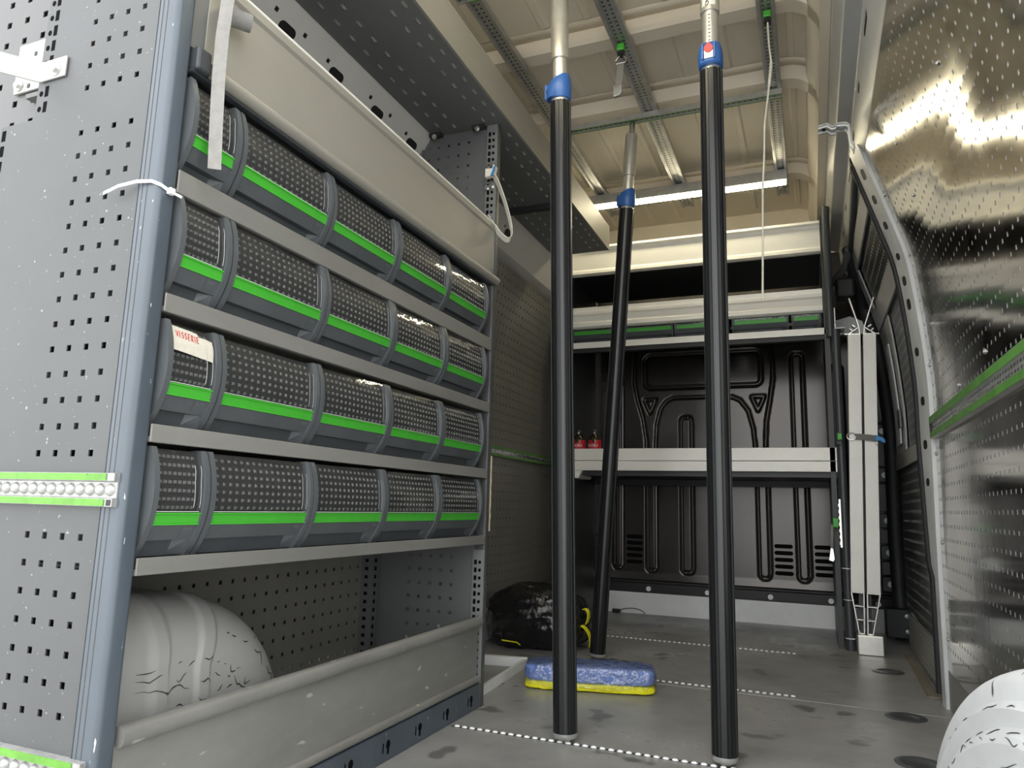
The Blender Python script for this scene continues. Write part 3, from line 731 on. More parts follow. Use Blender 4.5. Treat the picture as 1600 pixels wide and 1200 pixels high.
for k in range(8): instance('keyhole', km, Matrix.Translation((-.8236, .85 + k * .132, .032)), su)
# lashing rails screwed on the end panel
def panel_rail(z0, z1, x0, x1, who):
    t = MB().prism([(YE - .001, z0), (YE - .012, z0 + .001), (YE - .012, z0 + .011), (YE - .006, z0 + .0125), (YE - .006, z1 - .0125), (YE - .012, z1 - .011), (YE - .012, z1 - .001), (YE - .001, z1)], 'x', x0, x1).build('lashing_rail', 'rail_alu', su)
    tag(t, who)
    for a, c in ((z0 + .0015, z0 + .0105), (z1 - .0105, z1 - .0015)):
        MB().box(x0, x1 - .014, YE - .0134, YE - .0121, a, c).build('green_strip', 'green_worn', t)
    k = 0
    x = x1 - .012
    zc = (z0 + z1) / 2
    sm = MB()
    for (r, yy) in ((1, 0), (.86, -.003), (.5, -.0052)):
        pass
    pts = [(.0078 * math.cos(a * PI / 6), .0085 * math.sin(a * PI / 6)) for a in range(12)]
    vs = [(p[0], 0, p[1]) for p in pts] + [(p[0] * .8, -.0035, p[1] * .8) for p in pts] + [(p[0] * .35, -.005, p[1] * .35) for p in pts]
    fs = [(i, (i + 1) % 12, 12 + (i + 1) % 12, 12 + i) for i in range(12)] + [(12 + i, 12 + (i + 1) % 12, 24 + (i + 1) % 12, 24 + i) for i in range(12)] + [tuple(range(24, 36))]
    sm.add(vs, fs); sme = sm.mesh('stud', 'rail_alu', 60)
    while x > x0 + .01:
        instance('stud', sme, Matrix.Translation((x, YE - .006, zc)), t); x -= .0185
    MB().box(x1 - .010, x1 - .002, YE - .0125, YE - .004, z0 + .002, z0 + .010).build('rail_notch', 'black', t)
panel_rail(.504, .549, -1.19, -.834, 'silver rail with green edges halfway up the end panel')
panel_rail(.152, .197, -1.19, -.836, 'silver rail with green edges low on the end panel')
# second perforated sheet behind the notch, top left
perf('rear_gusset_panel', 'gusset_grey', su, -1.36, -1.07, 1.00, 1.62, lambda u, v: (u, .735, v), pu=.0345 * 1.35, pv=.040, hole=.0115, uo=-1.145, vo=1.135, solid=.002)
MB().box(-1.36, -1.07, .7395, .7425, 1.00, 1.62).build('gusset_backing', 'panel_grey', su)

# ---- bracket bolted to the end panel
br = thing('angle_bracket', 'bright bent metal bracket bolted across the notch of the perforated end panel', 'bracket', (-1.1, .68, 1.15))
b = MB(); b.ribbon([(-1.050, YE - .0045, 1.178), (-1.106, YE - .0045, 1.178), (-1.112, YE - .008, 1.1785), (-1.150, .650, 1.183), (-1.235, .575, 1.192)], (0, 0, 1), .034, .0035)
b.build('bent_strap', 'bracket_alu', br, bevel=.001)
MB().prism([(-1.237, 1.189), (-1.172, 1.189), (-1.172, 1.280), (-1.237, 1.280)], 'y', .727, .7315).build('backing_plate', 'bracket_alu', br, bevel=.001)
bolt('bolt', br, (-1.072, YE - .005, 1.176), (0, -1, 0), .009, .007); bolt('bolt', br, (-1.224, .727, 1.203), (0, -1, 0), .008, .006)
for (xx, zz) in ((-1.199, 1.214), (-1.199, 1.198), (-1.192, 1.256)): MB().box(xx - .003, xx + .003,   .7262, .7275, zz - .0035, zz + .0035).build('square_hole', 'black', br)

# ---- bins
def xf(q, kind='rim'):
    """front contour of a bin: x offset from the shelf edge as a function of height"""
    zz = [0, .02, .045, .07, .095, .12, .140, .150]; xx = [-.015, -.002, .0095, .0150, .0155, .0120, .0060, .0015]
    return float(np.interp(q, zz, xx))
XS = -.826
def make_bin(wd, name, nb, hgt=.150, depth=.30):
    """a bin standing at y=0..wd, z=0; mesh coordinates relative to its base"""
    parts = []
    b = MB()     # tub
    b.box(-depth, -.0345, .004, wd - .004, .001, .100); parts.append(('tub', b, 'bin_grey', None))
    for ya, yb in ((0.0010, .0102), (wd - .0102, wd - .0010)):
        b = MB(); n = 16; pts = [(xf(hgt * k / n), hgt * k / n) for k in range(n + 1)]
        poly = pts + [(p[0] - .020, p[1]) for p in pts[::-1]]
        vs = [(x, ya, z) for x, z in pts] + [(x, yb, z) for x, z in pts] + [(x - .022, ya, z) for x, z in pts] + [(x - .022, yb, z) for x, z in pts]
        m_ = n + 1
        fs = []
        for k in range(n):
            fs += [(k, m_ + k, m_ + k + 1, k + 1), (2 * m_ + k, 2 * m_ + k + 1, 3 * m_ + k + 1, 3 * m_ + k), (k, k + 1, 2 * m_ + k + 1, 2 * m_ + k), (m_ + k, 3 * m_ + k, 3 * m_ + k + 1, m_ + k + 1)]
        fs += [(0, 2 * m_, 3 * m_, m_), (n, m_ + n, 3 * m_ + n, 2 * m_ + n)]
        b.add(vs, fs); parts.append(('side_rim', b, 'bin_grey', 45))
    y0, y1 = .0103, wd - .0103
    # recessed lower front, slanting
    b = MB(); b.prism([(-.026, .001), (-.0185, .026), (-.0235, .030), (-.030, .001)], 'y', y0, y1); parts.append(('lower_front', b, 'bin_grey', None))
    # gusset by the right rim
    b = MB(); b.add([(-.030, y1 - .028, .002), (-.0255, y1 - .028, .0255), (-.006, y1, .0255), (-.018, y1, .002), (-.032, y1, .002), (-.030, y1, .0255)], [(0, 1, 2, 3), (0, 3, 4), (1, 5, 2), (0, 4, 5, 1), (2, 5, 4, 3)]); parts.append(('gusset', b, 'bin_grey', None))
    # grip ledge
    b = MB(); b.prism([(-.026, .0245), (-.0050, .0235), (.0058, .0435), (.0058, .0465), (-.018, .046)], 'y', y0, y1); parts.append(('grip_ledge', b, 'bin_grey', None))
    # green label strip
    def strip(z0, z1, off, th, n=6):
        q = MB(); f = [(xf(z0 + (z1 - z0) * k / n) + off, z0 + (z1 - z0) * k / n) for k in range(n + 1)]
        q.prism(f + [(x - th, z) for x, z in f[::-1]], 'y', y0, y1); return q
    parts.append(('label_strip', strip(.0450, .0605, -.0035, .003), 'green', 40))
    b = MB(); b.prism([(xf(.0605) - .0015, .0593), (xf(.0605) - .0015, .0610), (xf(.0605) - .006, .0610), (xf(.0605) - .006, .0593)], 'y', y0, y1)
    b.prism([(xf(.0452) - .0015, .0442), (xf(.0452) - .0015, .0460), (xf(.0452) - .006, .0460), (xf(.0452) - .006, .0442)], 'y', y0, y1); parts.append(('strip_edge', b, 'green', None))
    # dark inner front with raised squares, clear pane before it
    parts.append(('inner_front', strip(.061, .148, -.012, .003, 10), 'bin_inside', 40))
    b = MB(); zz = .0680; pit = (y1 - y0 - .012) / nb
    while zz < .141:
        for k in range(nb):
            yc = y0 + .006 + pit * (k + .5); h = .0026
            xa, xb = xf(zz - h) - .012, xf(zz + h) - .012
            hy = h * .95
            vs = [(xa, yc - hy, zz - h), (xa, yc + hy, zz - h), (xb, yc + hy, zz + h), (xb, yc - hy, zz + h)]
            vs += [(x + .0022, yc + (y - yc) * .62, zz + (z - zz) * .62) for x, y, z in vs]
            b.add(vs, [(4, 5, 6, 7), (0, 1, 5, 4), (1, 2, 6, 5), (2, 3, 7, 6), (3, 0, 4, 7)])
        zz += .0117
    parts.append(('raised_squares', b, 'bin_boss', None))
    b = MB(); b.grid(1, 12, lambda a, c: (xf(.0610 + .0875 * c) - .0040, y0 + (y1 - y0) * a, .0610 + .0875 * c)); parts.append(('clear_window', b, 'clear_pane', 40))
    b = MB(); b.prism([(xf(.0635) - .0036, .0622), (xf(.0635) - .0036, .0631), (xf(.0635) - .0042, .0631), (xf(.0635) - .0042, .0622)], 'y', y0 + .002, y1 - .003)
    for yy in (y1 - .0045, y1 - .0155): b.grid(1, 8, lambda a, c: (xf(.068 + .06 * c) - .0035, yy + .0009 * a + .0006 * math.sin(9 * c), .068 + .06 * c))
    parts.append(('window_edge', b, 'clear_edge', None))
    # embossed number field on the ledge
    b = MB(); b.prism([(-.0033, .027), (.0050, .0425), (.0055, .0425), (-.0027, .027)], 'y', y1 - .026, y1 - .0252); b.prism([(-.0033, .027), (-.0024, .0282), (-.0029, .0286), (-.0038, .0274)], 'y', y1 - .026, y1 - .005); parts.append(('number_field', b, 'panel_grey', None))
    tm = text_mesh('Sort', .0085, 'embossed_lettering', 'bin_mark', .0002)
    Mt = Matrix(((0, .447, .894, .0036), (1, 0, 0, y1 - .0155), (0, .894, -.447, .0385), (0, 0, 0, 1)))
    b = MB(); b.add([Mt @ v.co for v in tm.vertices], [tuple(p.vertices) for p in tm.polygons]); parts.append(('embossed_lettering', b, 'bin_mark', None))
    return [(nm, q.mesh(nm, mt, sm), nm == 'raised_squares') for nm, q, mt, sm in [(p[0], p[1], p[2], p[3]) for p in parts]]
def place_bin(meshes, M, name, label, group, cat='storage bin', skip=()):
    o = bpy.data.objects.new(name, None); COL.objects.link(o); o.empty_display_size = .03; o.matrix_world = M
    tag(o, label, cat, group)
    for nm, me, st in meshes:
        if nm in skip: continue
        c = bpy.data.objects.new(nm, me); COL.objects.link(c); c.parent = o
        if st: c['kind'] = 'stuff'
    return o
W_ = .2385
def norm_fix(ms):
    import bmesh
    for nm, me, st in ms:
        bm = bmesh.new(); bm.from_mesh(me); bmesh.ops.recalc_face_normals(bm, faces=bm.faces); bm.to_mesh(me); bm.free()
    return ms
wide = norm_fix(make_bin(W_, 'wide', 15)); narrow = norm_fix(make_bin(.1005, 'narrow', 8))
ROWN = ['top row', 'second row down', 'third row down', 'lowest row']
ORD = ['second from the corner post', 'third from the corner post', 'fourth from the corner post', 'beside the far post']
for r, (z0, z1) in enumerate(SH):
    zb = z1 - .002
    lab = 'narrow grey bin with clear window, beside the corner post, ' + ROWN[r]
    if r == 2: lab = 'narrow grey bin with a handwritten paper note in its window, beside the corner post'
    place_bin(narrow, Matrix.Translation((XS, .7225, zb)), 'storage_bin', lab, 'bins on the left shelving')
    for k in range(4):
        place_bin(wide, Matrix.Translation((XS + random.uniform(-.0015, .0015), .8245 + k * .2397, zb)), 'storage_bin',
                  'wide grey bin with clear window, ' + ORD[k] + ', ' + ROWN[r], 'bins on the left shelving')
# paper note VISSERIE inside the narrow bin of the third row
pn = thing('paper_note', 'torn cream paper note reading VISSERIE in red, behind the bin window', 'note', (-.81, .77, .71))
zb = SH[2][1] - .002
def pos(y, q, off=-.0052): return (XS + xf(q) + off, .7225 + y, zb + q)
b = MB(); n = 8
edge = [(.014, .144, .1085), (.030, .143, .1075), (.048, .142, .106), (.060, .1405, .105), (.063, .136, .1045), (.078, .1355, .1035), (.085, .134, .1025), (.088, .1335, .102)]
vs = []
for (yy, zt, zz0) in edge:
    for k in range(7): q = zz0 + (zt - zz0) * k / 6; vs.append(pos(yy, q))
b.add(vs, [(i * 7 + j, i * 7 + j + 1, i * 7 + 8 + j, i * 7 + 7 + j) for i in range(len(edge) - 1) for j in range(6)]).build('paper', 'paper', pn, solid=.0003)
LET = {'V': [[(0, 1), (.45, 0), (.9, 1)]], 'I': [[(.3, 1), (.3, 0)]], 'S': [[(.8, .9), (.3, 1), (.05, .75), (.4, .5), (.8, .28), (.5, 0), (.0, .1)]],
       'E': [[(.8, 1), (.1, 1), (.1, 0), (.8, 0)], [(.1, .5), (.6, .5)]], 'R': [[(.1, 0), (.1, 1), (.7, .9), (.7, .6), (.1, .5), (.8, 0)]]}
b = MB(); yy = .0205
for ch in 'VISSERIE':
    wch = .0026 if ch == 'I' else .0044
    for st in LET[ch]:
        P = [pos(yy + px_ * wch, .1285 - (yy - .0205) * .06 + pz * .0090, -.0046) for px_, pz in st]
        b.tube(P, .00055, 5)
    yy += wch + .0014
b.build('red_lettering', 'ink_red', pn)

# ================================================================== OVERHEAD SHELF
os_ = thing('overhead_shelf', 'long dark perforated overhead shelf with pale front lip under the roof', 'shelf', (-.93, 1.9, 1.642))
MB().box(-1.048, -.792, .70, 2.985, 1.643, 1.647).build('shelf_sheet', 'overhead_grey', os_)
MB().prism([(-.795, 1.642), (-.788, 1.642), (-.788, 1.752), (-.800, 1.752), (-.800, 1.749), (-.791, 1.749), (-.791, 1.647), (-.795, 1.647)], 'y', .70, 2.985).build('front_lip', 'alu_flap', os_)
b = MB()
def louvre(xc, yc):
    l, wv, h = .024, .0075, .0045
    vs = []
    for k in range(7):
        a = k / 6; hh = h * math.sin(PI * min(1, a * .9 + .05)); y = yc - l / 2 + l * a
        vs += [(xc - wv / 2, y, 1.6428), (xc, y, 1.6428 - hh), (xc + wv / 2, y, 1.6428)]
    b.add(vs, [(k * 3 + i, k * 3 + i + 1, k * 3 + 4 + i, k * 3 + 3 + i) for k in range(6) for i in range(2)])
for k in range(34):
    yc = .839 + k * .0626
    if abs(yc - 1.84) < .03: continue
    for xc, sh in ((-1.004, 0), (-.957, .023), (-.860, .019), (-.820, .001)): louvre(xc, yc + sh)
b.build('louvre_slots', 'galv', os_, smooth=50)['kind'] = 'stuff'
MB().box(-1.045, -.80, 2.42, 2.445, 1.622, 1.642).build('support_arm', 'shelf_under', os_); bolt('arm_bolt', os_, (-.84, 2.42, 1.632), (0, -1, 0), .007, .010)

# ================================================================== CEILING LASHING RAILS
def ceil_rail(name, label, p0, p1, wd, zb, along):
    t = thing(name, label, 'rail', ((p0[0] + p1[0]) / 2, (p0[1] + p1[1]) / 2, zb), 'lashing rails under the roof')
    h = .022
    sec_ = [(-wd / 2, h), (-wd / 2, .001), (-wd / 2 + .003, 0), (-wd * .28, 0), (-wd * .24, .006), (wd * .24, .006), (wd * .28, 0), (wd / 2 - .003, 0), (wd / 2, .001), (wd / 2, h)]
    if along == 'y': MB().prism([(p0[0] + a, zb + c) for a, c in sec_], 'y', p0[1], p1[1]).build('channel', 'galv', t)
    else: MB().prism([(p0[1] + a, zb + c) for a, c in sec_], 'x', p0[0], p1[0]).build('channel', 'galv', t)
    b = MB(); L = (p1[1] - p0[1]) if along == 'y' else (p1[0] - p0[0]); n = int(L / .0195)
    for k in range(n):
        s_ = .01 + k * .0195
        for q in (-wd * .15, wd * .15):
            cx, cy = (p0[0] + q, p0[1] + s_) if along == 'y' else (p0[0] + s_, p0[1] + q)
            b.add([(cx - .0034, cy - .0034, zb + .0056), (cx + .0034, cy - .0034, zb + .0056), (cx + .0034, cy + .0034, zb + .0056), (cx - .0034, cy + .0034, zb + .0056)], [(0, 1, 2, 3)])
    b.build('rail_holes', 'tube_dark', t)['kind'] = 'stuff'
    return t
ceil_rail('roof_lashing_rail', 'grey rail along the roof that the grey buckle strap hangs from', (-.505, .75), (-.525, 3.40), .058, 1.972, 'y')
ceil_rail('roof_lashing_rail', 'grey rail along the roof that the thin pale cord hangs from', (-.072, .75), (-.066, 3.40), .052, 1.972, 'y')
ceil_rail('roof_lashing_rail', 'grey rail along the roof beside the overhead shelf', (-.865, .75), (-.865, 3.40), .05, 1.972, 'y')
tA = ceil_rail('roof_lashing_rail', 'rail with green edges across the roof, holding the thin leaning black pole', (-.86, 2.492), (-.045, 2.492), .030, 1.950, 'x')
tB = ceil_rail('roof_lashing_rail', 'rail with green edges across the roof, holding the two thick black poles', (-.90, 1.672), (-.045, 1.672), .030, 1.950, 'x')
for t_, y in ((tA, 2.492), (tB, 1.672)):
    for dy in (-.0145, .0105): MB().box(-.86, -.045, y + dy, y + dy + .004, 1.9488, 1.9499).build('green_edge', 'green_dull', t_)

# ---- LED strip light
ZL = -.035
def led_strip(y0, label):
    ld = thing('led_strip_light', label, 'light', (-.5, y0 + .02, 1.95))
    MB().box(-.960, -.050, y0, y0 + .060, 1.962 + ZL, 1.972).build('housing', 'galv', ld)
    for y in (y0 + .012, y0 + .040): MB().box(-.955, -.056, y, y + .0055, 1.9545 + ZL, 1.9615 + ZL).build('light_tube', 'led', ld)
    b = MB(); vs = []; n = 200
    for k in range(n + 1):
        x = -.960 + .910 * k / n; r = .0008 * (k % 2)
        vs += [(x, y0 - .005 - r, 1.962 + ZL), (x, y0 - .002 - r, 1.950 - r + ZL), (x, y0 + .062 + r, 1.950 - r + ZL), (x, y0 + .065 + r, 1.962 + ZL)]
    b.add(vs, [(k * 4 + i, k * 4 + i + 1, k * 4 + 5 + i, k * 4 + 4 + i) for k in range(n) for i in range(3)]).build('ribbed_cover', 'clear_cover', ld)
led_strip(3.125, 'long glowing strip light with ribbed clear cover across the roof near the bulkhead')
led_strip(1.180, 'long glowing strip light across the roof near the rear doors')

# ================================================================== BULKHEAD SHELVING
bs = thing('bulkhead_shelving', 'dark frame shelving with white and aluminium shelf fronts against the black bulkhead', 'shelving', (-.47, 3.5, 0))
YF = 3.25
MB().box(-1.05, .112, YF, 3.74, .735, .790).build('worktop', 'white_alu', bs, bevel=.002)
MB().box(-1.05, .112, YF, YF + .02, .690, .733).build('worktop_fascia', 'white_alu', bs, bevel=.001)
MB().box(-1.03, .10, YF + .03, 3.72, .668, .733).build('worktop_frame', 'shelf_under', bs)
MB().prism([(-1.05, .69), (-1.05, .655), (-1.0, .655), (-.985, .69)], 'y', YF + .004, YF + .2).build('worktop_bracket', 'white_alu', bs)
for (z0, lip) in ((1.262, 'thin'), (1.362, 'double'), (1.622, 'tall')):
    x1 = .082
    if lip == 'thin':
        MB().box(-1.05, x1, YF, YF + .006, 1.266, 1.295).build('shelf_lip', 'white_alu', bs, bevel=.001)
        MB().box(-1.05, x1, YF + .006, 3.45, 1.286, 1.2935).build('shelf_sheet', 'shelf_under', bs); MB().box(-1.05, .10, YF + .01, YF + .04, 1.247, 1.266).build('shelf_beam', 'black', bs)
    if lip == 'double':
        MB().prism([(YF + .012, 1.470), (YF, 1.466), (YF + .002, 1.448), (YF - .008, 1.444), (YF - .008, 1.430), (YF + .004, 1.424), (YF + .002, 1.398), (YF - .012, 1.388), (YF - .012, 1.370), (YF, 1.362), (YF + .014, 1.362)], 'x', -1.05, .070).build('shelf_lip', 'white_alu', bs)
        MB().box(-1.05, .07, YF + .014, 3.74, 1.445, 1.450).build('shelf_sheet', 'shelf_under', bs)
    if lip == 'tall':
        MB().prism([(YF, 1.770), (YF - .010, 1.768), (YF - .012, 1.757), (YF, 1.750), (YF + .004, 1.742), (YF + .004, 1.656), (YF - .010, 1.644), (YF - .014, 1.630), (YF, 1.624), (YF + .014, 1.624), (YF + .014, 1.770)], 'x', -1.05, .072).build('shelf_lip', 'white_alu', bs)
        MB().box(-1.05, .07, YF + .014, 3.74, 1.626, 1.632).build('shelf_sheet', 'shelf_under', bs)
MB().tube([(.116, YF - .010, 0), (.114, YF - .010, 1.285)], .0175, 20).build('upright_tube', 'tube_dark', bs, smooth=30)
MB().tube([(.095, YF - .012, 1.25), (.0965, YF - .012, 1.822), (.0968, YF - .012, 1.826)], .0165, 20, rad=[.0165, .0165, .010]).build('upright_tube', 'tube_dark', bs, smooth=30)
MB().box(.072, .092, YF, YF + .42, .0, 1.26).build('side_plate', 'shelf_under', bs)
MB().box(.072, .082, YF, YF + .25, 1.26, 1.79).build('side_plate', 'shelf_under', bs)
MB().box(-1.065, -1.05, YF, YF + .45, .0, 1.79).build('side_plate', 'shelf_under', bs)
MB().box(-1.05, .072, 3.70, 3.73, .640, .668).build('cross_tube', 'black', bs)
b = MB(); b.box(.112, .116, YF - .03, YF + .06, 1.285, 1.37); b.box(.112, .150, YF - .03, YF + .06, 1.281, 1.285); b.build('white_angle', 'white_paint', bs)
b = MB(); b.box(.096, .104, YF - .022, YF - .018, .39, .58); b.build('silver_rail', 'alu_bright', bs)
for k in range(7): MB().box(.0935, .0955, YF - .0225, YF - .0175, .40 + k * .025, .412 + k * .025).build('rail_tooth', 'alu_bright', bs)
for zz in (.19, .045, .31): MB().tube([(.134 * 0 + .116 + .0185 * math.cos(a * PI / 8), YF - .010 + .0185 * math.sin(a * PI / 8), zz) for a in range(17)], .0018, 6).build('cable_tie', 'nylon_white', bs)
# bins on the bulkhead shelf (seen under the lip)
YB_ = [(-1.047, -.805, 'behind the thick black pole'), (-.800, -.565, 'second from the left wall'), (-.559, -.312, 'in the middle of the shelf'), (-.304, -.064, 'second from the right upright'), (-.056, .064, 'narrow, beside the right upright')]
bwide = norm_fix(make_bin(.238, 'bulkhead', 15, .150, .17)); bnar = norm_fix(make_bin(.118, 'bulkheadn', 8, .150, .17))
for x0, x1, who in YB_:
    ms = bnar if x1 - x0 < .2 else bwide
    M = Matrix.Translation((x0, YF + .035, 1.271)) @ Matrix.Rotation(-PI / 2, 4, 'Z')
    # local +x (front) -> -y ; local +y (width) -> +x
    M = Matrix(((0, 1, 0, x0), (-1, 0, 0, YF + .034), (0, 0, 1, 1.294), (0, 0, 0, 1)))
    place_bin(ms, M, 'storage_bin', 'dark grey green-striped bin on the high bulkhead shelf, ' + who, 'bins on the bulkhead shelf')
# bottles
def bottle(x, y, lab):
    t = thing('bottle', lab, 'bottle', (x, y, .790), 'bottles on the white worktop')
    b = MB(); b.lathe([(.030, 0), (.031, .004), (.031, .030), (.030, .048), (.022, .064), (.0125, .074), (.0115, .082)], 24, (x, y, .790)); b.build('bottle_body', 'bottle_brown', t, smooth=40)
    b = MB(); b.lathe([(.0135, 0), (.0135, .012), (.012, .014)], 24, (x, y, .872), mod=lambda a: 1 + .03 * (1 if int(a * 12 / PI) % 2 else 0)); b.build('bottle_cap', 'tube_dark', t)
    b = MB(); n = 24; vs = []
    for k in range(n + 1):
        a = -PI * .98 + PI * .96 * k / n
        dip = .018 * max(0, 1 - abs(a + PI / 2) / .45)
        for q, (r, z) in enumerate(((.0316, .004), (.0316, .030), (.0306, .046))):
            zz = z - (dip if q == 2 else 0); vs.append((x + r * math.cos(a), y + r * math.sin(a), .790 + zz))
    b.add(vs, [(k * 3 + i, k * 3 + i + 1, k * 3 + 4 + i, k * 3 + 3 + i) for k in range(n) for i in range(2)]).build('red_label', 'label_red', t, smooth=40)
    me = text_mesh('CORA', .017, 'lettering', 'nylon_white', .0004)
    instance('lettering', me, Matrix.Translation((x, y - .0325, .8085)) @ Matrix.Rotation(PI / 2, 4, 'X'), t)
    MB().prism([(x - .005, .866), (x + .005, .866), (x, .874)], 'y', y - .0150, y - .0142).build('white_mark', 'nylon_white', t)
bottle(-1.022, 3.33, 'small dark bottle with red label on the white worktop, beside the left wall')
bottle(-.944, 3.33, 'small dark bottle with red label on the white worktop, beside the thin leaning pole')

# ================================================================== LOAD POLES
def frame_to(p0, p1, yaw=0.0):
    z = (Vector(p1) - Vector(p0)).normalized(); x = Vector((1, 0, 0)); x = (x - z * x.dot(z)).normalized(); y = z.cross(x)
    M = Matrix(((x.x, y.x, z.x, p0[0]), (x.y, y.y, z.y, p0[1]), (x.z, y.z, z.z, p0[2]), (0, 0, 0, 1)))
    return M @ Matrix.Rotation(yaw, 4, 'Z')
NFL = 16
def flute_ring(r):
    out = []
    for k in range(NFL):
        a0 = 2 * PI * k / NFL; wf_ = 2 * PI / NFL
        big = (k % 2 == 0); g0, g1 = (.04, .80) if big else (.05, .62)
        for f, q in ((g0, 1.0), (.5, math.cos(wf_ * .38) * 1.006), (g1, 1.0), (g1 + .03, .90), (1 - .02, .90), (1.0, .97)):
            a = a0 + f * wf_; out.append((r * q * math.cos(a), r * q * math.sin(a)))
    return out
def pole(p0, p1, zb, r, yaw, label, lock, sleeve_z, foot=True):
    L = (Vector(p1) - Vector(p0)).length
    t = bpy.data.objects.new('load_pole', None); COL.objects.link(t); t.matrix_world = frame_to(p0, p1, yaw); t.empty_display_size = .05
    tag(t, label, 'load pole', 'telescopic load poles')
    def P(b, nm, m, sm=40): 
        o = b.build(nm, m, None, smooth=sm); o.parent = t; return o
    b = MB(); b.prism(flute_ring(r), 'z', .022, zb); P(b, 'ribbed_tube', 'black_tube', 12)
    b = MB(); b.lathe([(.006, 0), (.012, .002), (.015, .006), (.024, .010), (r * .99, .014), (r * .99, .0215), (r * .8, .022)], 32); P(b, 'foot', 'galv')
    b = MB(); b.lathe([(r * .86, zb - .001), (r * .86, zb + .016), (r * .8, zb + .018)], 32); P(b, 'collar', 'alu_bright')
    ra = r * .70
    b = MB(); b.lathe([(ra, zb + .010), (ra, sleeve_z + .01)], 32); P(b, 'inner_tube', 'alu_bright')
    rs = r * .86
    tipz = L - .052
    b = MB(); b.lathe([(rs * .9, sleeve_z), (rs, sleeve_z + .002), (rs, tipz - .004), (rs * .96, tipz)], 32); sl = P(b, 'outer_sleeve', 'alu_bright')
    b = MB(); b.lathe([(.010, tipz - .001), (.010, L - .006), (.0085, L)], 20); P(b, 'end_pin', 'steel')
    # lock housing, bulging towards local -y
    h = .058; b = MB(); n = 32; rings = []
    z0 = zb + .008
    for q, (zz, sc, bul) in enumerate(((0, .98, .10), (.004, 1.06, .16), (.030, 1.08, .22), (.046, 1.02, .20), (.058, .90, .10))):
        rings.append([])
        for k in range(n):
            a = 2 * PI * k / n; c, s_ = math.cos(a), math.sin(a); rr = r * sc
            if s_ < 0: c2, s2 = math.copysign(abs(c) ** .72, c), -abs(s_) ** .72
            else: c2, s2 = c, s_
            slant = .012 * (-s_) if q >= 3 else (-.010 * max(0, -s_) if q == 0 else 0)
            rings[-1].append((rr * c2 * 1.0, rr * s2 * (1 + bul if s_ < 0 else 1), z0 + zz - (slant if lock == 'side' else 0)))
    vs = [p for g_ in rings for p in g_]
    fs = [(j * n + k, j * n + (k + 1) % n, (j + 1) * n + (k + 1) % n, (j + 1) * n + k) for j in range(len(rings) - 1) for k in range(n)] + [tuple(range(n - 1, -1, -1)), tuple(range((len(rings) - 1) * n, len(rings) * n))]
    b.add(vs, fs); lk = P(b, 'lock_housing', 'blue_lock', 35)
    yf = -r * 1.315
    b = MB(); b.prism([(-.010, z0 + .010), (.010, z0 + .010), (.010, z0 + .030), (-.010, z0 + .030)], 'y', yf - .0008, yf + .004); o = b.build('release_slot', 'alu_bright', lk)
    b = MB(); b.prism([(.0105 * math.sin(a * PI / 12), z0 + .0345 + .0105 * math.cos(a * PI / 12)) for a in range(24)], 'y', yf - .0035, yf + .003); b.prism([(-.004, z0 + .042), (.004, z0 + .042), (.003, z0 + .049), (-.003, z0 + .049)], 'y', yf - .0033, yf + .004); b.build('release_button', 'red', lk)
    for sx in (-1, 1):
        b = MB(); b.prism([(sx * .0125, z0 + .008), (sx * .0155, z0 + .008), (sx * .0150, z0 + .050), (sx * .0120, z0 + .050)], 'y', yf - .002, yf + .006); b.build('lock_rib', 'blue_lock', lk)
    # label strip with marks on sleeve (local -y / -x side) and scale on the inner tube
    b = MB(); n = 10; vs = []
    for k in range(n + 1):
        a = -PI / 2 - .75 + 1.5 * k / n - (.45 if lock == 'side' else 0)
        for z in (sleeve_z + .012, tipz - .004): vs.append(((rs + .0004) * math.cos(a), (rs + .0004) * math.sin(a), z))
    b.add(vs, [(2 * k, 2 * k + 1, 2 * k + 3, 2 * k + 2) for k in range(n)]); lb = b.build('paper_label', 'label_white', sl, smooth=40)
    lb['label'] = 'pale printed sticker'
    def mark(nm, m, am, z, wv, hv, circ=False):
        q = MB(); vs = []; nn = 12
        for k in range(nn):
            a = 2 * PI * k / nn
            dx, dz_ = (math.cos(a), math.sin(a)) if circ else (max(-1, min(1, 1.5 * math.cos(a))), max(-1, min(1, 1.5 * math.sin(a))))
            aa = am + dx * wv / rs; vs.append(((rs + .0008) * math.cos(aa), (rs + .0008) * math.sin(aa), z + dz_ * hv))
        q.add(vs, [tuple(range(nn))]); q.build(nm, m, sl)
    a0 = -PI / 2 - (.95 if lock == 'side' else .2)
    mark('red_dot', 'red', a0, sleeve_z + .105, .0042, .0042, True)
    for j, ch in enumerate('90'):
        me = text_mesh(ch, .018, 'lettering', 'ink_black', .0001); aa = a0 + .05
        Mx = Matrix.Rotation(aa + PI / 2, 4, 'Z') @ Matrix.Translation((0, -rs - .0009, sleeve_z + .026 - j * .010)) @ Matrix.Rotation(PI / 2, 4, 'X') @ Matrix.Rotation(-.5, 4, 'Z')
        o = bpy.data.objects.new('lettering', me); COL.objects.link(o); o.parent = sl; o.matrix_basis = Mx
    if lock == 'front':
        b = MB(); b.prism([(-.0045, zb + .07), (.0045, zb + .07), (.0045, sleeve_z), (-.0045, sleeve_z)], 'y', -ra - .0006, -ra + .002); b.build('scale_strip', 'label_white', t)['label'] = 'white measuring scale strip'
        b = MB()
        for k in range(9):
            z = zb + .074 + k * .0098
            if z < sleeve_z - .004: b.prism([(-.003, z), (.002, z), (.003, z + .003), (-.001, z + .0025)], 'y', -ra - .0009, -ra)
        b.build('scale_marks', 'ink_black', t)
    return t
pole((-.535, 1.661, .0), (-.5845, 1.672, 1.952), 1.566, .0275, -1.75, 'black ribbed pole with blue lock, standing by the left end of the sponge pack', 'side', 1.690)
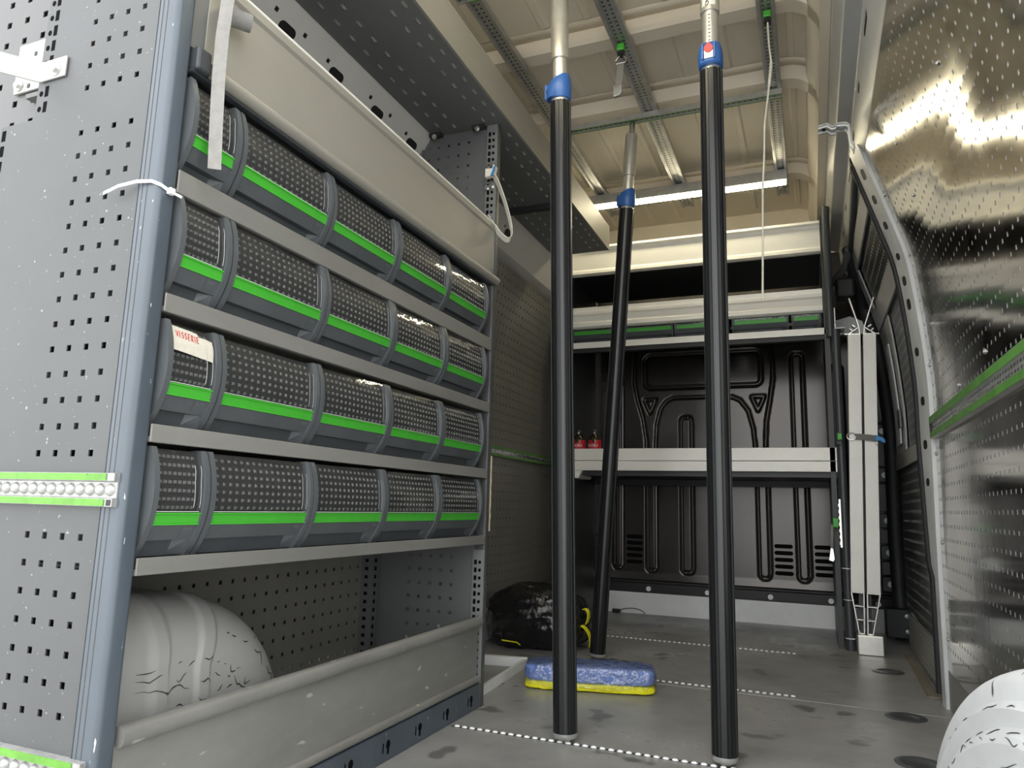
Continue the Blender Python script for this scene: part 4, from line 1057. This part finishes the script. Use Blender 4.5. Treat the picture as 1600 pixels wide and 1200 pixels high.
pole((-.189, 1.667, .0), (-.189, 1.672, 1.952), 1.572, .0272, -.03, 'black ribbed pole with red release button showing on its blue lock', 'front', 1.728)
pole((-.717, 2.575, .0), (-.571, 2.495, 1.952), 1.618, .0275, -1.9, 'leaning black ribbed pole with blue lock, standing behind the sponge pack', 'side', 1.745)

# ================================================================== ALUMINIUM PROFILES AND BLOCK
MB().box(.136, .226, 3.150, 3.222, 0, .073).build('metal_block', 'alu_bright', None, bevel=.004)
o = bpy.data.objects['metal_block']; tag(o, 'bright metal block on the floor carrying the two upright aluminium profiles', 'block')
def profile_beam(mir, label):
    t = bpy.data.objects.new('aluminium_profile', None); COL.objects.link(t); t.location = (.168 + mir * .001, 3.198, .0735)
    t.rotation_euler = (0, math.atan2(.205 - .165, 1.16), 0); t.empty_display_size = .05
    tag(t, label, 'metal profile', 'aluminium profiles leaning upright')
    def P(b, nm, m, bev=0):
        o = b.build(nm, m, None, bevel=bev); o.parent = t; return o
    s_ = mir
    def bx(x0, x1, y0, y1, z0, z1):
        a, c = sorted((s_ * x0, s_ * x1)); return MB().box(a, c, y0, y1, z0, z1)
    P(bx(.0035, .050, -.034, -.030, .150, 1.165), 'front_flange', 'white_alu', .0008)
    P(bx(.0035, .0065, -.030, .018, .150, 1.165), 'inner_web', 'alu_matt')
    P(bx(.047, .050, -.030, .018, .150, 1.165), 'outer_web', 'alu_matt')
    P(bx(.0035, .050, .015, .018, .150, 1.165), 'rear_flange', 'alu_matt')
    # open tapering end with cross webs
    def bar(nm, a, c, wv=.0035, y0=-.030, y1=.016):
        a = Vector((s_ * a[0], 0, a[1])); c = Vector((s_ * c[0], 0, c[1])); d = (c - a).normalized(); n_ = Vector((-d.z, 0, d.x)) * wv / 2
        b = MB(); b.add([(a + n_).to_tuple()[:1] + (y0,) + (a + n_).to_tuple()[2:], (a - n_).to_tuple()[:1] + (y0,) + (a - n_).to_tuple()[2:], (c - n_).to_tuple()[:1] + (y0,) + (c - n_).to_tuple()[2:], (c + n_).to_tuple()[:1] + (y0,) + (c + n_).to_tuple()[2:],
                         (a + n_).to_tuple()[:1] + (y1,) + (a + n_).to_tuple()[2:], (a - n_).to_tuple()[:1] + (y1,) + (a - n_).to_tuple()[2:], (c - n_).to_tuple()[:1] + (y1,) + (c - n_).to_tuple()[2:], (c + n_).to_tuple()[:1] + (y1,) + (c + n_).to_tuple()[2:]],
                        [(0, 1, 2, 3), (7, 6, 5, 4), (0, 4, 5, 1), (1, 5, 6, 2), (2, 6, 7, 3), (3, 7, 4, 0)]); P(b, nm, 'alu_bright')
    bar('end_wall', (.005, .0), (.005, .15)); bar('end_wall', (.022, .0), (.0485, .15))
    for z in (.002, .052, .102): bar('cross_web', (.005, z), (.022 + .0265 * z / .15, z))
    b = MB().box(*sorted((s_ * .0065, s_ * .021)), .013, .016, .0, .15); P(b, 'end_back', 'shelf_under')
    # fin and hook at the top
    bar('top_fin', (.006, 1.165), (.010, 1.20), .004, -.03, -.005); bar('top_fin', (.010, 1.20), (.044, 1.318), .004, -.03, -.005)
    bar('top_flange', (.006, 1.1665), (.062, 1.1665), .004, -.034, .0); bar('top_brace', (.046, 1.168), (.010, 1.195), .004, -.03, -.005); bar('top_hook', (.022, 1.196), (.034, 1.205), .005, -.03, -.005)
    bar('top_hook', (.030, 1.178), (.042, 1.190), .004, -.03, -.005)
    return t
profile_beam(-1, 'pale aluminium profile standing upright, beside the dark shelving upright')
profile_beam(1, 'pale aluminium profile standing upright, on the sliding door side of its twin')
# tie-down strap with blue buckle round them
st = thing('tie_strap', 'short grey tie strap with bright blue buckle around the aluminium profiles', 'strap', (.19, 3.155, .82))
MB().box(.100, .116, 3.205, 3.222, .80, .845).build('rail_piece', 'tube_dark', st)
MB().box(.100, .118, 3.160, 3.205, .812, .838).build('green_fitting', 'green', st, bevel=.003)
MB().tube([(.150 + .016 * math.cos(a * PI / 8), 3.154, .825 + .014 * math.sin(a * PI / 8)) for a in range(17)], .0022, 8).build('wire_ring', 'steel', st, smooth=40)
MB().ribbon([(.163, 3.154, .824), (.190, 3.153, .822), (.222, 3.153, .818), (.236, 3.156, .815)], (0, 0, 1), .024, .003).build('webbing', 'strap_dark', st)
b = MB(); b.prism([(.234, .829), (.262, .818), (.270, .806), (.268, .796), (.258, .800), (.250, .806), (.234, .806)], 'y', 3.142, 3.158); b.build('blue_buckle', 'blue_bright', st, bevel=.002)
MB().box(.234, .243, 3.144, 3.156, .790, .802).build('strap_end', 'nylon_white', st, bevel=.002)
# green fitting with a small ratchet hanging below the worktop
hf = thing('hanging_latch', 'green fitting with small metal latch hanging under the worktop by the right upright', 'fitting', (.085, 3.22, .5))
MB().box(.070, .092, 3.205, 3.222, .468, .505).build('green_fitting', 'green', hf, bevel=.003)
MB().box(.064, .072, 3.205, 3.218, .480, .494).build('black_button', 'black', hf, bevel=.002)
MB().ribbon([(.069, 3.212, .480), (.064, 3.210, .42), (.062, 3.210, .36)], (1, 0, 0), .010, .003).build('webbing', 'strap', hf)
MB().prism([(.050, .340), (.066, .335), (.072, .345), (.068, .385), (.058, .388)], 'y', 3.200, 3.206).build('latch_plate', 'steel', hf, bevel=.001)

# ================================================================== STRAPS, CORD, TIES
s1 = thing('webbing_strap', 'long grey woven strap hanging down in front of the beige flap and bins', 'strap', (-.79, .745, .99))
pts = [(-.800, .760, 1.36), (-.792, .752, 1.33), (-.788, .745, 1.29), (-.787, .741, 1.25), (-.789, .740, 1.20), (-.790, .742, 1.13), (-.790, .746, 1.06), (-.790, .751, .993)]
MB().ribbon(pts, (.78, .62, 0), .0185, .0022).build('webbing', 'strap', s1, smooth=40)
MB().tube([(-.82, .765, 1.262), (-.795, .80, 1.262)], .014, 16).build('strap_roll', 'strap_dark', s1, smooth=40)
s2 = thing('webbing_strap', 'pale looped strap hanging from the upright below the overhead shelf', 'strap', (-.82, 1.82, 1.3))
def bez(P, n=24):
    out = []
    for i in range(n + 1):
        t_ = i / n; q = [Vector(p) for p in P]
        while len(q) > 1: q = [a.lerp(c, t_) for a, c in zip(q, q[1:])]
        out.append(q[0])
    return out
path = bez([(-.834, 1.815, 1.475), (-.80, 1.79, 1.46), (-.775, 1.80, 1.34), (-.748, 1.83, 1.28), (-.76, 1.86, 1.235), (-.80, 1.84, 1.27), (-.815, 1.835, 1.30), (-.842, 1.815, 1.345)], 30)
MB().ribbon(path, (.45, -.62, .35), .020, .002).build('webbing', 'strap_white', s2, smooth=50)
b = MB(); b.prism([(-.846, 1.458), (-.818, 1.462), (-.812, 1.490), (-.826, 1.484), (-.846, 1.486)], 'y', 1.795, 1.812); b.build('buckle', 'strap_white', s2, bevel=.002)
MB().prism([(-.826, 1.460), (-.818, 1.461), (-.811, 1.488), (-.815, 1.487)], 'y', 1.790, 1.7945).build('blue_tab', 'blue_bright', s2)
for zz in (1.505, 1.443):
    bolt('bolt', s2, (-.836, 1.8265, zz), (0, -1, 0), .008, .010); bolt('bolt', s2, (-.851, 1.8265, zz - .004), (0, -1, 0), .006, .008)
s3 = thing('buckle_strap', 'short grey strap with metal cam buckle hanging from a green roof hook', 'strap', (-.52, 2.08, 1.97))
MB().box(-.520, -.496, 2.045, 2.075, 1.948, 1.972).build('green_hook', 'green', s3, bevel=.004)
MB().tube([(-.508, 2.06, 1.950), (-.508, 2.06, 1.936)], .012, 12).build('hook_stem', 'black', s3)
MB().tube([(-.508, 2.06, 1.944), (-.527, 2.062, 1.922), (-.524, 2.062, 1.912), (-.496, 2.062, 1.912), (-.492, 2.062, 1.922), (-.508, 2.06, 1.944)], .0022, 8).build('wire_ring', 'steel', s3, smooth=50)
MB().ribbon([(-.510, 2.062, 1.914), (-.513, 2.063, 1.87), (-.518, 2.066, 1.83)], (1, 0, .1), .022, .003).build('webbing', 'strap', s3)
MB().prism([(-.533, 1.838), (-.506, 1.842), (-.504, 1.815), (-.512, 1.800), (-.534, 1.797)], 'y', 2.056, 2.070).build('cam_buckle', 'galv', s3, bevel=.003)
MB().box(-.527, -.510, 2.053, 2.057, 1.826, 1.836).build('buckle_bar', 'steel', s3, bevel=.001)
s4 = thing('dangling_rope', 'thin pale rope dangling from a green clip on the roof rail', 'rope', (-.07, 2.05, 1.97))
MB().box(-.080, -.058, 2.04, 2.066, 1.950, 1.972).build('green_clip', 'green', s4, bevel=.004)
MB().tube([(-.069, 2.053, 1.952), (-.069, 2.053, 1.935)], .010, 12).build('clip_stem', 'black', s4)
MB().tube([(-.0685, 2.05, 1.937), (-.067, 2.045, 1.86), (-.062, 2.04, 1.80), (-.070, 2.03, 1.72), (-.085, 2.02, 1.60), (-.0885, 2.01, 1.50), (-.095, 2.005, 1.40), (-.098, 2.0, 1.28), (-.101, 2.0, 1.18), (-.104, 2.0, 1.085)], .0028, 8).build('cord', 'strap_white', s4, smooth=60)
MB().tube([(-.062, 2.04, 1.80), (-.065, 2.038, 1.77), (-.070, 2.03, 1.72)], .0045, 8).build('cord_knot', 'strap_white', s4, smooth=60)
zt = thing('cable_tie', 'white cable tie pulled around the blue-grey corner post', 'cable tie', (-.83, .69, .95))
MB().ribbon([(-.915, .676, .942), (-.89, .678, .950), (-.862, .6835, .955), (-.835, .6855, .9525), (-.8215, .690, .947), (-.8205, .712, .942)], (0, .15, 1), .0048, .0014).build('tie_band', 'nylon_white', zt)
MB().box(-.8215, -.8135, .700, .709, .938, .947).build('tie_head', 'nylon_white', zt, bevel=.001)
MB().ribbon([(-.8175, .709, .942), (-.816, .722, .941)], (0, .1, 1), .004, .0014).build('tie_tail', 'nylon_white', zt)
# wavy bracket on the right roof rail
gb = thing('rail_bracket', 'light grey wavy metal bracket fixed to the right roof side rail', 'bracket', (.14, 2.3, 1.68))
b = MB(); q = [(.060, 1.700), (.085, 1.704), (.098, 1.692), (.108, 1.692), (.112, 1.700), (.138, 1.698), (.146, 1.690), (.150, 1.64), (.158, 1.62)]
for (a, c) in zip(q, q[1:]):
    pass
b.ribbon([(x, 2.30, z) for x, z in q], (0, 1, 0), .060, .004).build('bent_strip', 'body_light', gb, smooth=50)
for dy in (-.020, .012): MB().tube([(x, 2.30 + dy, z - .004) for x, z in q], .0035, 8).build('strip_ridge', 'white_paint', gb, smooth=50)
MB().tube([(.076, 2.295, 1.699), (.076, 2.295, 1.695)], .006, 14).build('screw_hole', 'black', gb)
MB().tube([(.126, 2.295, 1.696), (.126, 2.295, 1.690)], .009, 14).build('bracket_plug', 'body_grey', gb)

# ================================================================== FLOOR THINGS
# black bag
bgt = thing('rubbish_bag', 'full black plastic bag with yellow ties lying on the floor by the left wall', 'bag', (-.955, 2.68, 0))
b = MB(); nu, nv = 130, 76; vs = []
for j in range(nv + 1):
    ph = -PI / 2 + PI * j / nv
    for i in range(nu):
        th = 2 * PI * i / nu; ce_, se = math.cos(ph), math.sin(ph)
        e = .70
        x = math.copysign(abs(math.cos(th)) ** e, math.cos(th)) * abs(ce_) ** e; y = math.copysign(abs(math.sin(th)) ** e, math.sin(th)) * abs(ce_) ** e
        z = math.copysign(abs(se) ** .8, se)
        p = Vector((x * .190, y * .150, z * .112))
        nz = noise.noise(p * 9 + Vector((3, 1, 7))); rg = 1 - abs(noise.noise(Vector((p.x * 7, p.y * 22, p.z * 26 - p.x * 10)))) * 2
        r2 = 1 - abs(noise.noise(p * 38 + Vector((9, 2, 1)))) * 2
        k = 1 + .10 * nz + .055 * rg + .028 * r2
        p = Vector((p.x * k, p.y * k, p.z * k)); p.z -= .035 * max(0, p.x / .19) ** 2 * (1 if p.z > 0 else 0)
        vs.append((-.985 + p.x, 2.715 + p.y, max(.001, .104 + p.z)))
b.add(vs, [(j * nu + i, j * nu + (i + 1) % nu, (j + 1) * nu + (i + 1) % nu, (j + 1) * nu + i) for j in range(nv) for i in range(nu)]).build('bag_skin', 'bag', bgt, smooth=60)
MB().ribbon(bez([(-.800, 2.68, .150), (-.778, 2.665, .160), (-.766, 2.665, .130), (-.785, 2.67, .100)]), (.2, 1, .1), .018, .003).build('yellow_tie', 'yellow', bgt, smooth=50)
MB().ribbon(bez([(-.800, 2.66, .095), (-.772, 2.655, .085), (-.757, 2.655, .050), (-.768, 2.66, .022)]), (.2, 1, .1), .018, .003).build('yellow_tie', 'yellow', bgt, smooth=50)
b = MB().ribbon([(-1.07, 2.552, .036), (-1.01, 2.548, .034), (-.995, 2.547, .026)], (0, 0, 1), .004, .002); b.build('yellow_thread', 'yellow', bgt)
# sponge pack
sp = thing('sponge_pack', 'shrink-wrapped blue and yellow sponge block lying on the floor', 'sponge', (-.61, 2.17, 0))
A0, A1 = Vector((-.795, 2.055, 0)), Vector((-.424, 2.150, 0)); ux = (A1 - A0).normalized(); uy = Vector((-ux.y, ux.x, 0)); LN = (A1 - A0).length; DP = .135
def sblock(name, m, z0, z1, inset, e, seed, amp):
    b = MB(); nu, nv = 140, 30; vs = []
    c = A0 + ux * LN / 2 + uy * DP / 2
    for j in range(nv + 1):
        ph = -PI / 2 + PI * j / nv; cp, sp_ = math.cos(ph), math.sin(ph)
        for i in range(nu):
            th = 2 * PI * i / nu; ct, s_ = math.cos(th), math.sin(th)
            X_ = math.copysign(abs(ct) ** e, ct) * abs(cp) ** e; Y_ = math.copysign(abs(s_) ** e, s_) * abs(cp) ** e; Z_ = math.copysign(abs(sp_) ** e, sp_)
            p = c + ux * X_ * (LN / 2 - inset) + uy * Y_ * (DP / 2 - inset) + Vector((0, 0, (z0 + z1) / 2 + Z_ * (z1 - z0) / 2))
            d = amp * noise.noise(p * 45 + Vector((seed, 0, 0)))
            vs.append((p.x + ux.x * X_ * d + uy.x * Y_ * d, p.y + ux.y * X_ * d + uy.y * Y_ * d, max(.0008, p.z + Z_ * d)))
    b.add(vs, [(j * nu + i, j * nu + (i + 1) % nu, (j + 1) * nu + (i + 1) % nu, (j + 1) * nu + i) for j in range(nv) for i in range(nu)]); return b.build(name, m, sp, smooth=60)
sblock('yellow_layer', 'yellow', .001, .025, .004, .30, 1, .002)
sblock('blue_layer', 'sponge_blue', .021, .071, .003, .33, 2, .002)
sblock('plastic_wrap', 'shrink_wrap', .0008, .0745, .001, .36, 5, .004)
# white angle frame set in the floor behind the shelving
wa = struct('trim_4', 'white metal edge around the floor cut-out', (-.9, 2.1, 0))
b = MB(); P = [(-1.19, 2.27), (-.888, 2.335), (-.826, 1.86)]
b.prism([(-1.19, 2.265), (-.905, 2.32), (-.888, 2.335), (-.888, 2.345), (-1.19, 2.29)], 'z', 0.0005, .030); b.build('white_edge', 'white_paint', wa)
MB().prism([(-.888, 2.335), (-.897, 2.325), (-.868, 1.862), (-.858, 1.862)], 'z', 0.0005, .026).build('white_edge', 'white_paint', wa)
# cable on the floor by the bulkhead
cb = thing('cable_end', 'thin dark cable end with plug lying along the foot of the bulkhead', 'cable', (-.95, 3.74, 0))
MB().tube(bez([(-.93, 3.75, .012), (-.89, 3.745, .030), (-.83, 3.75, .034), (-.80, 3.755, .006)]), .0022, 6).build('cable', 'tube_dark', cb)
MB().box(-.965, -.925, 3.738, 3.757, .001, .018).build('plug', 'black', cb, bevel=.003)
